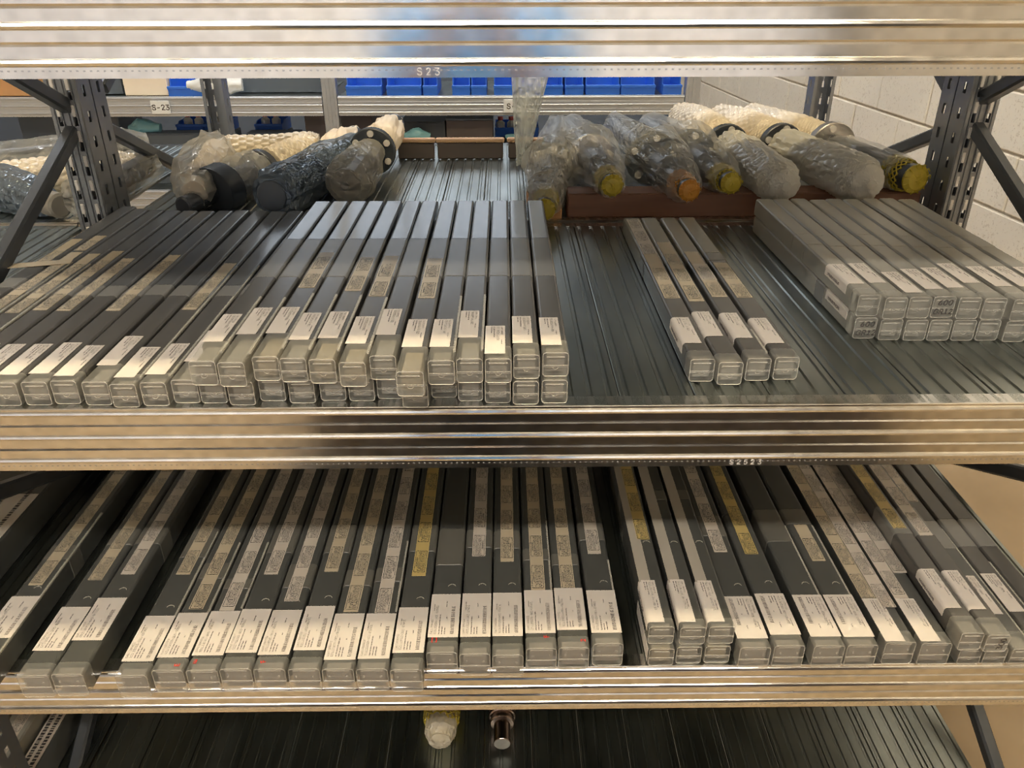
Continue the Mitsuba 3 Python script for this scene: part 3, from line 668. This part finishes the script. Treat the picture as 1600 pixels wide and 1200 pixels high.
def bolt_mesh(r, y): return lathe([(r, y - .006), (r, y), (r * .55, y + .0001), (r * .5, y - .003)][::-1], 14)
def cylinder(label, front, back, core=.036, flange=None, fl_r=.062, bolts=5, end='netting', net_mat='net_yellow', bag=None, bags=None, wrap=None, body='steel_dark', rod=.026, ring_mat='ring_black', group='wrapped cylinders on the rear shelf', bolt0=0.2, net_gap=.005):
    """machine cylinder lying on the shelf: front end (towards the viewer) to back end"""
    t = thing('wrapped_cylinder', label, 'machine part', group)
    M = frame_to(front, back); L = np.linalg.norm(np.array(back) - np.array(front)); fy = flange * L if flange else L * .5
    obj('rod', moved(lathe([(rod * .8, 0), (rod, .004), (rod, fy * .5), (core, fy * .5 + .006), (core, fy)], 28), M), body, t, smooth=35)
    obj('barrel', moved(lathe([(core * .93, fy), (core * .93, L - .01), (core * .8, L)], 28), M), body, t, smooth=35)
    if flange:
        k = obj('flange', moved(lathe([(fl_r * .96, fy - .009), (fl_r, fy - .007), (fl_r, fy + .010), (fl_r * .96, fy + .012)], 40), M), ring_mat, t, smooth=35)
        for i in range(bolts):
            a = bolt0 + 2 * PI * i / bolts; mm = bolt_mesh(.0085, 0); mm.apply_translation((fl_r * .78 * math.cos(a), fy - .0075, fl_r * .78 * math.sin(a)))
            obj('bolt', moved(mm, M), 'lug_steel', k, smooth=30)
    if end == 'netting': obj('netting', net(M, rod + net_gap, .085), net_mat, t, label='yellow plastic netting')
    if end == 'netting':
        ms = [moved(lathe([(q * .25, -.007), (q * .7, -.0055), (q, .001), (q, .006)], 20), M) for q in (rod * 1.04,)]
        for a_ in range(6): ms.append(moved(tube_path([(rod * 1.1 * math.cos(a_ * PI / 6 + w), -.0068 + .006 * abs(w_), rod * 1.1 * math.sin(a_ * PI / 6 + w)) for w, w_ in ((0, 1), (.25, .8))] + [(0, -.0082, 0)] + [(-rod * 1.1 * math.cos(a_ * PI / 6 - .2), -.001, -rod * 1.1 * math.sin(a_ * PI / 6 - .2))], .0014, 4), M))
        obj('net_end', cat_(ms), net_mat, t, label='gathered end of the yellow netting')
    for i, (kind, pts, rad, amp, sd, op) in enumerate(bags or []):
        if kind in ('clear', 'milky', 'dark') and not op.get('bub'): op = {**op, 'ns': 26 if kind != 'dark' else 30, 'na': 20}
        if kind == 'bubble': op = {**op, 'ns': 150, 'na': 96, 'bub': .015}
        m, UV = crumple(pts, rad, sd, amp, **op)
        mat = dict(clear='bag_clear', milky='bag_milky', dark='bag_dark', cloudy='bag_cream', milkbub='bag_bubble', bubble='bubble_wrap', paper='paper_wrap')[kind]
        nm = 'bubble_wrap' if kind == 'bubble' else 'paper_wrap' if kind == 'paper' else 'plastic_bag'
        if kind == 'bubble': obj(nm, ply_(m, mat, smooth=True, uv=UV), None, t, label='bubble wrap')
        else: obj(nm, m, mat, t, smooth=16 if kind != 'paper' else 30)
    return t
def along(f, b, s): return (np.array(f) * (1 - s) + np.array(b) * s)
FZ = ZM + .0005
# brown timbers that the right-hand cylinders rest on
def timber(label, x0, x1, y0, y1, z0, z1):
    obj('timber', rbox(x0, x1, y0, y1, z0, z1, .003), 'wood_brown', label=label, cat='timber')
timber('long dark brown timber under the bagged cylinders', .140, .93, 1.765, 1.835, ZM, ZM + .054)
obj('carton', rbox(.052, .128, 1.755, 1.90, ZM, ZM + .03, .002), 'carton_orange', label='small flat brown carton left of the timber end', cat='carton')
WZ = ZM + .054
def R_item(label, fx, fy, fz, bx_, bz, seed, flp=.5, **k):
    f, b = (fx, fy, fz), (bx_, 2.50, bz)
    return f, b
f, b = (.085, 1.68, WZ - .012), (.165, 2.50, -.440)
cylinder('bagged cylinder at the left end of the right-hand group, tall clear bag', f, b, flange=.46, fl_r=.056, rod=.022, bags=[('clear', [along(f, b, s) for s in (.02, .05, .14, .3, .46, .62, 1.0)], [.024, .032, .040, .056, .068, .056, .04], .34, 11, dict(freq=6)), ('milky', [along(f, b, s) for s in (.10, .2, .40)], [.032, .042, .054], .4, 19, dict(freq=7, ns=40))])
f, b = (.232, 1.715, WZ + .03), (.20, 2.50, -.440)
cylinder('bagged cylinder with shiny grey plate, second in right-hand group', f, b, flange=.42, fl_r=.056, rod=.022, ring_mat='steel_bright', bags=[('clear', [along(f, b, s) for s in (.03, .05, .14, .28, .43, .6, 1.0)], [.025, .032, .040, .056, .068, .054, .04], .34, 12, dict(freq=6))])
f, b = (.396, 1.70, WZ + .022), (.335, 2.50, -.438)
cylinder('bagged cylinder with dark flange and orange netting, third in right-hand group', f, b, flange=.42, fl_r=.066, rod=.022, net_mat='net_orange', bags=[('clear', [along(f, b, s) for s in (.03, .06, .14, .28, .43, .6, 1.0)], [.025, .036, .048, .066, .078, .056, .04], .34, 13, dict(freq=5))])
f, b = (.492, 1.73, WZ + .03), (.44, 2.50, -.435)
cylinder('bagged cylinder with yellow netting, fourth in right-hand group', f, b, flange=.42, fl_r=.062, rod=.022, bags=[('clear', [along(f, b, s) for s in (.04, .06, .12, .28, .43, .6, 1.0)], [.025, .033, .042, .060, .074, .054, .04], .32, 14, dict(freq=5))])
f, b = (.592, 1.715, WZ + .036), (.545, 2.52, -.415)
cylinder('bubble-wrapped cylinder with a dark flange, fifth in the right-hand group', f, b, flange=.47, fl_r=.056, end=None, bags=[('milkbub', [along(f, b, s) for s in (-.05, -.03, .02, .14, .3, .42)], [.008, .032, .044, .046, .050, .046], .15, 15, dict(freq=6, ns=130, na=90, bub=.014)), ('bubble', [along(f, b, s) for s in (.50, .56, .8, 1.0)], [.048, .054, .054, .044], .14, 25, dict(freq=5))])
f, b = (.765, 1.71, WZ + .04), (.64, 2.44, -.41)
cylinder('thick bubble-wrapped cylinder, sixth in right-hand group', f, b, flange=.50, fl_r=.056, end=None, ring_mat='steel_dark', bags=[('milkbub', [along(f, b, s) for s in (-.05, -.03, .02, .2, .24, .46)], [.008, .036, .050, .051, .046, .046], .12, 16, dict(freq=6, ns=150, na=96, bub=.014)), ('bubble', [along(f, b, s) for s in (.53, .6, .8, 1.0)], [.046, .052, .052, .044], .14, 26, dict(freq=5))])
f, b = (.895, 1.735, WZ + .036), (.74, 2.48, -.415)
cylinder('cylinder with bright steel flange and open yellow netting beside the right post', f, b, flange=.44, fl_r=.066, ring_mat='steel_bright', bolts=5, bolt0=.5, rod=.03, bags=[('clear', [along(f, b, s) for s in (.06, .1, .3, .43)], [.036, .038, .044, .034], .22, 17, dict(freq=6, ns=48)), ('bubble', [along(f, b, s) for s in (.47, .6, 1.0)], [.046, .052, .045], .14, 27, dict(freq=5))])
# left-hand group
f, b = (-.36, 1.86, ZM + .062), (-.325, 2.46, -.418)
cylinder('wrapped cylinder with black bolted flange, right end of the left-hand group', f, b, core=.034, flange=.46, fl_r=.060, bolts=6, bolt0=PI / 2, end=None, bags=[('milky', [along(f, b, s) for s in (-.07, -.05, .0, .2, .41)], [.008, .034, .054, .052, .038], .22, 31, dict(freq=6, flat_z=ZM)), ('paper', [along(f, b, s) for s in (.48, .56, .8, 1.0)], [.040, .044, .042, .026], .3, 32, dict(freq=6))])
f, b = (-.513, 1.745, ZM + .056), (-.39, 2.30, ZM + .06)
cylinder('cylinder in dark blue bag, round end facing out, beside the black flange', f, b, core=.04, rod=.034, end=None, body='plastic_slate', bags=[('dark', [along(f, b, s) for s in (.015, .02, .06, .2, .45, .8, 1.0)], [.036, .044, .054, .055, .055, .046, .024], .24, 33, dict(freq=6, flat_z=ZM))])
f, b = (-.715, 1.76, ZM + .030), (-.54, 2.26, ZM + .052)
t = cylinder('short shaft through a large black ring, with a dark bolted flange behind', f, b, core=.036, rod=.022, flange=.56, fl_r=.056, end=None, bags=[('clear', [along(f, b, s) for s in (.30, .40, .52)], [.034, .056, .054], .3, 34, dict(freq=6, ns=36)), ('bubble', [along(f, b, s) for s in (.62, .8, 1.0)], [.046, .044, .04], .2, 35, dict(freq=5, ns=40))], ring_mat='steel_dark')
M = frame_to(f, b)
obj('ring', moved(lathe([(.030, .10), (.060, .10), (.0615, .103), (.0615, .150), (.060, .153), (.030, .153)], 44), M), 'ring_black', t, smooth=35)
f, b = (-.49, 2.10, ZM + .035), (-.44, 2.45, ZM + .058)
cylinder('paper-wrapped part behind the dark blue bag', f, b, core=.03, rod=.03, end=None, bags=[('paper', [along(f, b, s) for s in (-.1, .05, .3, .6, 1.0)], [.024, .036, .042, .046, .024], .36, 36, dict(freq=5, flat_z=ZM))])
f, b = (-.70, 1.80, ZM + .05), (-.79, 2.24, ZM + .058)
cylinder('bulky part in a wrinkled clear bag, right of the slotted post', f, b, core=.034, rod=.026, body='paper_wrap', end=None, bags=[('milky', [along(f, b, s) for s in (-.02, .06, .3, .6, .9, 1.05)], [.028, .042, .062, .066, .060, .03], .3, 37, dict(freq=6, flat_z=ZM))])
f, b = (-.80, 2.32, ZM + .042), (-.53, 2.36, ZM + .044)
cylinder('bubble-wrapped roll lying crosswise behind the wrinkled bag', f, b, core=.022, rod=.022, end=None, bags=[('bubble', [along(f, b, s) for s in (0, .1, .5, .9, 1.0)], [.03, .037, .035, .037, .03], .1, 38, dict(freq=5))])
f, b = (-1.34, 2.06, ZM + .055), (-1.0, 2.26, ZM + .055)
cylinder('dark roll in shiny clear film at the left edge, furthest back', f, b, core=.04, rod=.04, body='steel_dark', end=None, bags=[('clear', [along(f, b, s) for s in (-.05, .1, .5, .9, 1.05)], [.04, .054, .056, .056, .04], .26, 39, dict(freq=6))])
f, b = (-1.26, 1.90, ZM + .045), (-.95, 2.06, ZM + .05)
cylinder('yellowish bubble-wrapped roll at the left edge', f, b, core=.03, rod=.03, end=None, bags=[('bubble', [along(f, b, s) for s in (-.05, .1, .5, .9, 1.05)], [.04, .044, .044, .044, .03], .1, 40, dict(freq=5))])
f, b = (-.985, 1.765, ZM + .032), (-1.20, 1.90, ZM + .04)
cylinder('part in a dark blue bag at the left edge', f, b, core=.028, rod=.028, end=None, bags=[('dark', [along(f, b, s) for s in (.18, .24, .5, .9, 1.05)], [.028, .036, .05, .056, .05], .2, 41, dict(freq=6, flat_z=ZM))], body='bar_end')
f, b = (-.94, 1.785, ZM + .045), (-.90, 2.05, ZM + .06)
cylinder('dark capped part in a loose clear bag behind the dark brace', f, b, core=.03, rod=.032, end=None, bags=[('clear', [along(f, b, s) for s in (-.1, .0, .3, .6, 1.0)], [.03, .048, .05, .05, .04], .3, 42, dict(freq=6, flat_z=ZM))])
# bottom shelf: a bagged tip with netting, and a turned steel spindle
f, b = (-.140, 1.125, ZB + .034), (-.140, 1.50, ZB + .040)
cylinder('bagged cylinder tip with yellow netting on the bottom shelf', f, b, core=.028, rod=.023, end='netting', net_gap=.0145, group='parts on the bottom shelf', bags=[('cloudy', [along(f, b, s) for s in (-.06, -.04, .02, .2, 1.0)], [.008, .022, .031, .033, .033], .16, 43, dict(freq=6))])
t = thing('steel_spindle', 'turned steel spindle with ringed shoulders on the bottom shelf', 'machine part')
M = frame_to((-.012, 1.105, ZB + .030), (-.012, 1.5, ZB + .040))
obj('shaft', moved(lathe([(.0165, 0), (.0172, .001), (.0172, .045), (.024, .047), (.026, .050), (.026, .055), (.022, .057), (.022, .08)], 36), M), 'steel_brown', t, smooth=30)
for k, y in enumerate((.062, .075, .088)):
    obj('collar', moved(lathe([(.026, y), (.0285, y + .002), (.0285, y + .008), (.026, y + .010)], 36), M), 'steel_brown', t, smooth=30)
obj('spindle_body', moved(lathe([(.029, .10), (.030, .102), (.030, .36)], 36), M), 'steel_dark', t, smooth=30)
obj('end_face', moved(lathe([(.0020, -.0004), (.0162, -.0004), (.0162, .0002), (.002, .0002)], 32), M), 'bar_end', t)
# clear bag hanging from above
def hanging_bag():
    ns, na = 40, 60; v, F = [], []
    for i in range(ns):
        s = i / (ns - 1); z = .0 - s * .47; x0, x1 = .004 + .030 * s, .175 - .115 * s
        for j in range(na):
            u = j / na * 2 * PI; w = (x1 - x0) / 2
            q = np.array([s * 5, math.cos(u) * 2.4, math.sin(u) * 2.4]); d = meshkit.fbm(q, 3, 4) - .5
            v.append(((x0 + x1) / 2 + w * math.cos(u) + d * .010, 2.15 + (.022 * math.sin(u) + d * .045), z))
    for i in range(ns - 1):
        for j in range(na):
            j2 = (j + 1) % na; F += [(i*na + j, i*na + j2, (i+1)*na + j2), (i*na + j, (i+1)*na + j2, (i+1)*na + j)]
    return trimesh.Trimesh(np.array(v), np.array(F), process=False)
obj('hanging_bag', hanging_bag(), 'bag_hanging', smooth=35, label='empty translucent plastic bag hanging down over the rear shelf', cat='plastic bag')

# ------------------------------------------------------------------ behind the camera: photographer, and dark things added for the beams to mirror
t = thing('added_cabinet', 'low dark cabinet added behind the photographer for the beam reflection', 'cabinet')  # unseen cabinet added so the middle beam mirrors something dark
obj('body', rbox(-.70, 1.38, -1.26, -.66, ZF + .04, ZF + .80, .008), 'carton_dark', t)
obj('worktop', rbox(-.73, 1.41, -1.29, -.63, ZF + .80, ZF + .835, .006), 'wood_brown', t)
obj('added_dark_sheet', rbox(-.78, 1.45, -.62, -.10, ZF, ZF + .012, .003), 'plastic_black', label='dark sheet added on the floor to darken the beam reflection', cat='mat')  # added sheet that darkens the floor mirrored in the middle beam
for k in range(3): obj('door', rbox(-.68 + k * .69, -.01 + k * .69, -.662, -.644, ZF + .07, ZF + .78, .004), 'carton_dark', t)
def limb(pts):
    H = []
    for (p, r), (q, w) in zip(pts[:-1], pts[1:]):
        a = m3.Manifold.sphere(r, 18).translate(p); b = m3.Manifold.sphere(w, 18).translate(q); H.append(m3.Manifold.batch_hull([a, b]))
    return H
def to_mesh(hulls, edge=.02, it=12):
    M = m3.Manifold.batch_boolean(hulls, m3.OpType.Add).refine_to_length(edge); r = M.to_mesh()
    m = trimesh.Trimesh(r.vert_properties[:, :3], r.tri_verts); m.merge_vertices(); trimesh.smoothing.filter_taubin(m, iterations=it); return m
PX, PY = -.07, -.50
A3 = lambda x, y, z: (PX + x, PY + y, z)
t = thing('person', 'photographer in a light blue shirt and dark trousers', 'person')
arms = []
for sx in (-1, 1): arms.append([(A3(sx * .19, -.02, -.14), .055), (A3(sx * .25, .05, -.40), .045), (A3(sx * .10, .27, -.21), .034), (A3(sx * .075, .33, -.17), .026)])
head = limb([(A3(0, -.01, -.02), .058), (A3(0, .02, .05), .075)]) + limb([(A3(0, 0, .10), .092), (A3(0, .01, .14), .092)]) + limb([(A3(0, .04, .035), .05), (A3(0, .075, .02), .022)]) + limb([(A3(0, .09, .09), .014), (A3(0, .112, .065), .014)])
hands = []
for sx in (-1, 1):
    hands += limb([(A3(sx * .075, .33, -.17), .026), (A3(sx * .06, .385, -.14), .03)])
    for q in range(4): hands += limb([(A3(sx * (.05 + q * .012), .395, -.13 + q * .004), .009), (A3(sx * (.035 + q * .012), .425, -.105), .008), (A3(sx * (.02 + q * .008), .43, -.085), .007)])
    hands += limb([(A3(sx * .055, .36, -.125), .011), (A3(sx * .03, .39, -.095), .009)])
legs_ = []
for sx in (-1, 1): legs_.append([(A3(sx * .095, 0, -.66), .095), (A3(sx * .10, .015, -1.08), .062), (A3(sx * .105, -.01, -1.46), .043), (A3(sx * .11, .0, ZF + .05), .042), (A3(sx * .12, .13, ZF + .035), .033)])
body = head + hands + limb([(A3(0, -.01, -.06), .055), (A3(0, -.01, -.20), .10)])
for g_ in arms + legs_: body += limb(g_)
body += limb([(A3(-.11, 0, -.22), .10), (A3(.11, 0, -.22), .10)]) + limb([(A3(-.08, 0, -.62), .105), (A3(.08, 0, -.62), .105)]) + limb([(A3(0, .0, -.22), .12), (A3(0, 0, -.62), .12)])
obj('body', to_mesh(body), 'skin', t, smooth=True)
sh_ = limb([(A3(-.125, -.005, -.20), .112), (A3(.125, -.005, -.20), .112)]) + limb([(A3(-.085, 0, -.64), .12), (A3(.085, 0, -.64), .12)]) + limb([(A3(-.09, 0, -.22), .125), (A3(-.08, 0, -.64), .122)]) + limb([(A3(.09, 0, -.22), .125), (A3(.08, 0, -.64), .122)]) + limb([(A3(0, 0, -.2), .13), (A3(0, 0, -.64), .135)])
for g_ in arms: sh_ += limb([(p, r + .014) for p, r in g_[:2]])
obj('shirt', to_mesh(sh_, .025), 'shirt_blue', t, smooth=True)
tr_ = limb([(A3(-.085, 0, -.70), .118), (A3(.085, 0, -.70), .118)])
for g_ in legs_: tr_ += limb([(p, r + .016) for p, r in g_[:3]] + [(A3(g_[3][0][0] - PX, -.005, ZF + .10), .058)])
obj('trousers', to_mesh(tr_, .03), 'trousers_dark', t, smooth=True)
obj('hair', to_mesh(limb([(A3(0, -.02, .15), .098), (A3(0, -.035, .10), .092)]) + limb([(A3(0, .03, .19), .07), (A3(0, -.03, .17), .085)]), .02), 'plastic_black', t, smooth=True)
for g_ in legs_: obj('shoe', to_mesh(limb([(A3(g_[3][0][0] - PX, -.03, ZF + .052), .05), (A3(g_[4][0][0] - PX, .15, ZF + .045), .043)]), .02), 'plastic_black', t, smooth=True)

# ------------------------------------------------------------------ the rack across the rear aisle
YR = 4.25
t = thing('rack_frame', 'pale galvanized posts of the rack across the aisle behind', 'rack frame')
for x in (-2.72, -.88, .955):
    k = obj('post', rbox(x - .036, x + .036, YR - .005, YR + .06, ZF, .9, .004), 'rack_steel', t)
    for dx in (-.018, 0, .018): obj('rib', bx(x + dx - .004, x + dx + .004, YR - .009, YR - .004, ZF, .9), 'rack_steel', k)
ZR, ZR2 = -.588, -1.06
far = {}
for nm, x0, x1 in (('left bay', -2.68, -.92), ('right bay', -.84, .915)):
    for lv, z in (('upper', ZR), ('lower', ZR2)):
        t = thing('far_shelf', f'galvanized {lv} shelf in the {nm} of the rack across the rear aisle', 'shelf', 'shelves of the far rack')
        obj('beam', beam_mesh(x0, x1, YR, z), 'beam_far', t, smooth=25)
        obj('deck', bx(x0, x1, YR + .01, YR + .62, z - .012, z - .004), 'deck_steel', t)
        far[nm, lv] = t
def plate(txt, x, z, t):
    k = obj('number_plate', rbox(x - .047, x + .047, YR - .012, YR - .007, z - .032, z + .032, .001), 'white_plastic', t, label='white plate with a shelf number')
    m = text_mesh(txt, .026, .0004, True); w = m.bounds[1, 0] - m.bounds[0, 0]; v = m.vertices
    m.vertices = np.stack([x - w/2 + v[:, 0], YR - .0125 - v[:, 2], z - .013 + v[:, 1]], 1); obj('print', m, 'ink', k)
plate('S-23', -1.735, ZR - .048, far['left bay', 'upper']); plate('S-2', .045, ZR - .048, far['right bay', 'upper'])
def bin_(label, x0, x1, y0=4.29, h=.15, z=ZR - .004, dep=.30, group='blue storage bins in a row on the far rack'):
    w = x1 - x0
    o = Polygon([(0, 0), (0, .045), (.035, .05), (.05, h), (dep, h), (dep, 0)])
    body = prism_x(o, 0, w); inner = prism_x(Polygon([(.006, .006), (.006, .2), (dep - .006, .2), (dep - .006, .006)]), .005, w - .005)
    M = m3.Manifold(m3.Mesh(np.asarray(body.vertices, np.float32), np.asarray(body.faces, np.uint32))) - m3.Manifold(m3.Mesh(np.asarray(inner.vertices, np.float32), np.asarray(inner.faces, np.uint32)))
    r = M.to_mesh(); m = trimesh.Trimesh(r.vert_properties[:, :3], r.tri_verts); m.apply_translation((x0, y0, z))
    tt = thing('storage_bin', label, 'storage bin', group)
    obj('body', m, 'plastic_blue', tt)
    obj('front_lip', rbox(x0 - .002, x1 + .002, y0 - .008, y0 + .004, z + .036, z + .05, .002), 'plastic_blue', tt)
for i, (a, b_) in enumerate([(-.80, -.622), (-.595, -.420), (-.41, -.338), (-.262, -.172), (-.165, -.088), (-.05, .06), (.075, .19), (.20, .30), (.312, .405), (.418, .590), (.597, .770), (.81, .905)]):
    bin_(f'blue storage bin on far rack, {ORD[i]} right of the pale rack post', a, b_)
bin_('blue storage bin beside the cream carton on the far rack', -1.70, -1.52, h=.13, group='')
def carton(name, label, x0, x1, y0, y1, z0, z1, mat, cat='carton', flap=None, c=.003, **k):
    tt = thing(name, label, cat, **k)
    obj('body', rbox(x0, x1, y0, y1, z0, z1, c), mat, tt)
    if flap: obj('lid', rbox(x0 - .004, x1 + .004, y0 - .004, y1 + .004, z1, z1 + .012, .003), flap, tt)
    else: obj('lid', rbox(x0 + .002, x1 - .002, y0 + .002, y1 - .002, z1 - .002, z1 + .004, .001), mat, tt)
carton('carton', 'orange-brown carton at the left end of the far rack', -2.63, -2.36, 4.30, 4.55, ZR, ZR + .20, 'carton_orange')
carton('carton', 'cream carton above the number plate on the far rack', -1.925, -1.705, 4.30, 4.55, ZR, ZR + .18, 'carton_cream')
carton('plastic_case', 'dark case on far rack between orange and cream cartons', -2.32, -1.96, 4.36, 4.60, ZR, ZR + .17, 'plastic_slate', 'case')
carton('plastic_case', 'long slate case on far rack between slotted post and pale post', -1.40, -.93, 4.40, 4.70, ZR, ZR + .16, 'plastic_slate', 'case')
m, UV = crumple([(-1.60, 4.30, ZR + .05), (-1.45, 4.30, ZR + .05), (-1.33, 4.32, ZR + .05)], [.02, .05, .03], 51, .3, 30, 24)
obj('film_bag', m, 'white_plastic', smooth=35, label='silvery film bag beside the slotted post on the far rack', cat='plastic bag')
# lower level of the far rack
for z, nm in ((ZL, 'lower'), (ZB, 'bottom')):  # unseen cartons added to keep back light off the lower decks
    for i, (a, b_) in enumerate(((-.80, -.26), (-.24, .30), (.32, .90))):
        carton('carton', f'added light-blocking carton, {ORD[i]} from left on the {nm} shelf of the rear unit', a, b_, 1.86, 2.50, z, z + .33, 'carton_dark')
ZQ = ZR2 - .004
carton('carton', 'low dark brown board standing at the back of the rear shelf, left one', -.310, -.204, 2.385, 2.397, ZM, ZM + .047, 'carton_dark', flap='carton_edge')
carton('carton', 'low dark brown board at the back of the rear shelf, longer right one', -.195, -.003, 2.385, 2.397, ZM, ZM + .047, 'carton_dark', flap='carton_edge')
carton('carton', 'low dark board on the rear shelf, half behind the hanging bag', .012, .11, 2.385, 2.397, ZM, ZM + .047, 'carton_dark', flap='carton_edge')
carton('carton', 'dark slate panel-like carton under the far beam at the left', -2.03, -1.44, 4.42, 4.52, ZQ, -.800, 'plastic_slate')
carton('carton', 'dark slate carton under the far beam right of the slotted post', -1.38, -1.10, 4.42, 4.52, ZQ, -.800, 'plastic_slate')
carton('carton', 'brown-black upright carton under the far beam left of the pale post', -1.055, -.70, 4.40, 4.80, ZQ, -.70, 'carton_dark')
carton('carton', 'open dark box holding crumpled teal film, under the far beam', -.545, -.31, 4.36, 4.62, ZQ, -.735, 'plastic_black')
carton('carton', 'large dark box with a slanted lid under the far beam, left of the blue bins', -.305, -.06, 4.36, 4.70, ZQ, -.725, 'carton_dark', flap='plastic_slate')
carton('carton', 'grey case at the left edge under the far beam', -2.62, -2.08, 4.5, 4.8, ZQ, -.72, 'plastic_slate')
m, UV = crumple([(-.53, 4.35, -.80), (-.46, 4.34, -.79), (-.39, 4.35, -.80)], [.012, .03, .012], 52, .4, 24, 20)
obj('teal_film', m, 'teal_film', smooth=35, label='crumpled teal film in the dark box under the far beam', cat='plastic film')
m, UV = crumple([(-2.02, 4.47, -.775), (-1.95, 4.47, -.765), (-1.85, 4.47, -.775)], [.012, .035, .02], 53, .4, 24, 20)
obj('teal_film', m, 'teal_film', smooth=35, label='crumpled teal film bag under the number plate on the far rack', cat='plastic film')
for i, (a, b_, zz) in enumerate([(-1.80, -1.655, -.836), (-1.65, -1.52, -.836), (-1.37, -1.22, -.836), (-.05, .08, -.86), (.085, .19, -.86)]):
    carton('carton', f'dark base carton under the {ORD[i]} shallow blue bin on the far rack', a, b_ - .004, 4.56, 4.80, ZQ, zz, 'plastic_black')
    bin_(f'shallow blue bin holding small bottles under the far beam, {ORD[i]} from the left', a, b_, 4.56, .06, zz + .013, .2, 'shallow blue bins under the far beam')
bt = lathe([(.022, 0), (.024, .002), (.024, .055), (.012, .066), (.012, .082), (.0, .0825)][:-1], 18)
Rz = np.eye(4); Rz[:3, :3] = [[1, 0, 0], [0, 0, -1], [0, 1, 0]]
BT = ply_(moved(bt, Rz), 'white_plastic', smooth=35); BC = ply_(moved(lathe([(.014, .07), (.014, .088)], 16), Rz), 'red_print')
for i, (x, y, z) in enumerate([(-1.76, 4.64, -.816), (-1.70, 4.64, -.816), (-1.61, 4.66, -.816), (-1.56, 4.63, -.816), (-1.33, 4.64, -.816), (-1.27, 4.64, -.816), (-.02, 4.64, -.84), (.04, 4.64, -.84), (.12, 4.64, -.84), (.16, 4.68, -.84)]):
    tt = thing('bottle', f'small white bottle, {ORD[i]} from left in the shallow blue bins', 'bottle', 'bottles in the shallow blue bins')
    obj('body', BT, None, tt, tw=T().translate([x, y, z])); obj('cap', BC, None, tt, tw=T().translate([x, y, z]))
for i, (x, r, h) in enumerate([(-.02, .028, .20), (.045, .036, .25), (.135, .04, .20), (.21, .03, .23)]):
    tt = thing('dark_canister', f'dark canister with a pale rim under the far beam, {ORD[i]} from the left', 'canister', 'canisters beside the blue bins')
    obj('body', moved(lathe([(r, 0), (r, h)], 24), Rz), 'plastic_black', tt, smooth=35, tw=T().translate([x, 4.36, ZQ]))
    obj('rim', moved(lathe([(r * 1.12, h), (r * 1.12, h + .012), (r * .7, h + .013)], 24), Rz), 'teal_film', tt, smooth=35, tw=T().translate([x, 4.36, ZQ]))
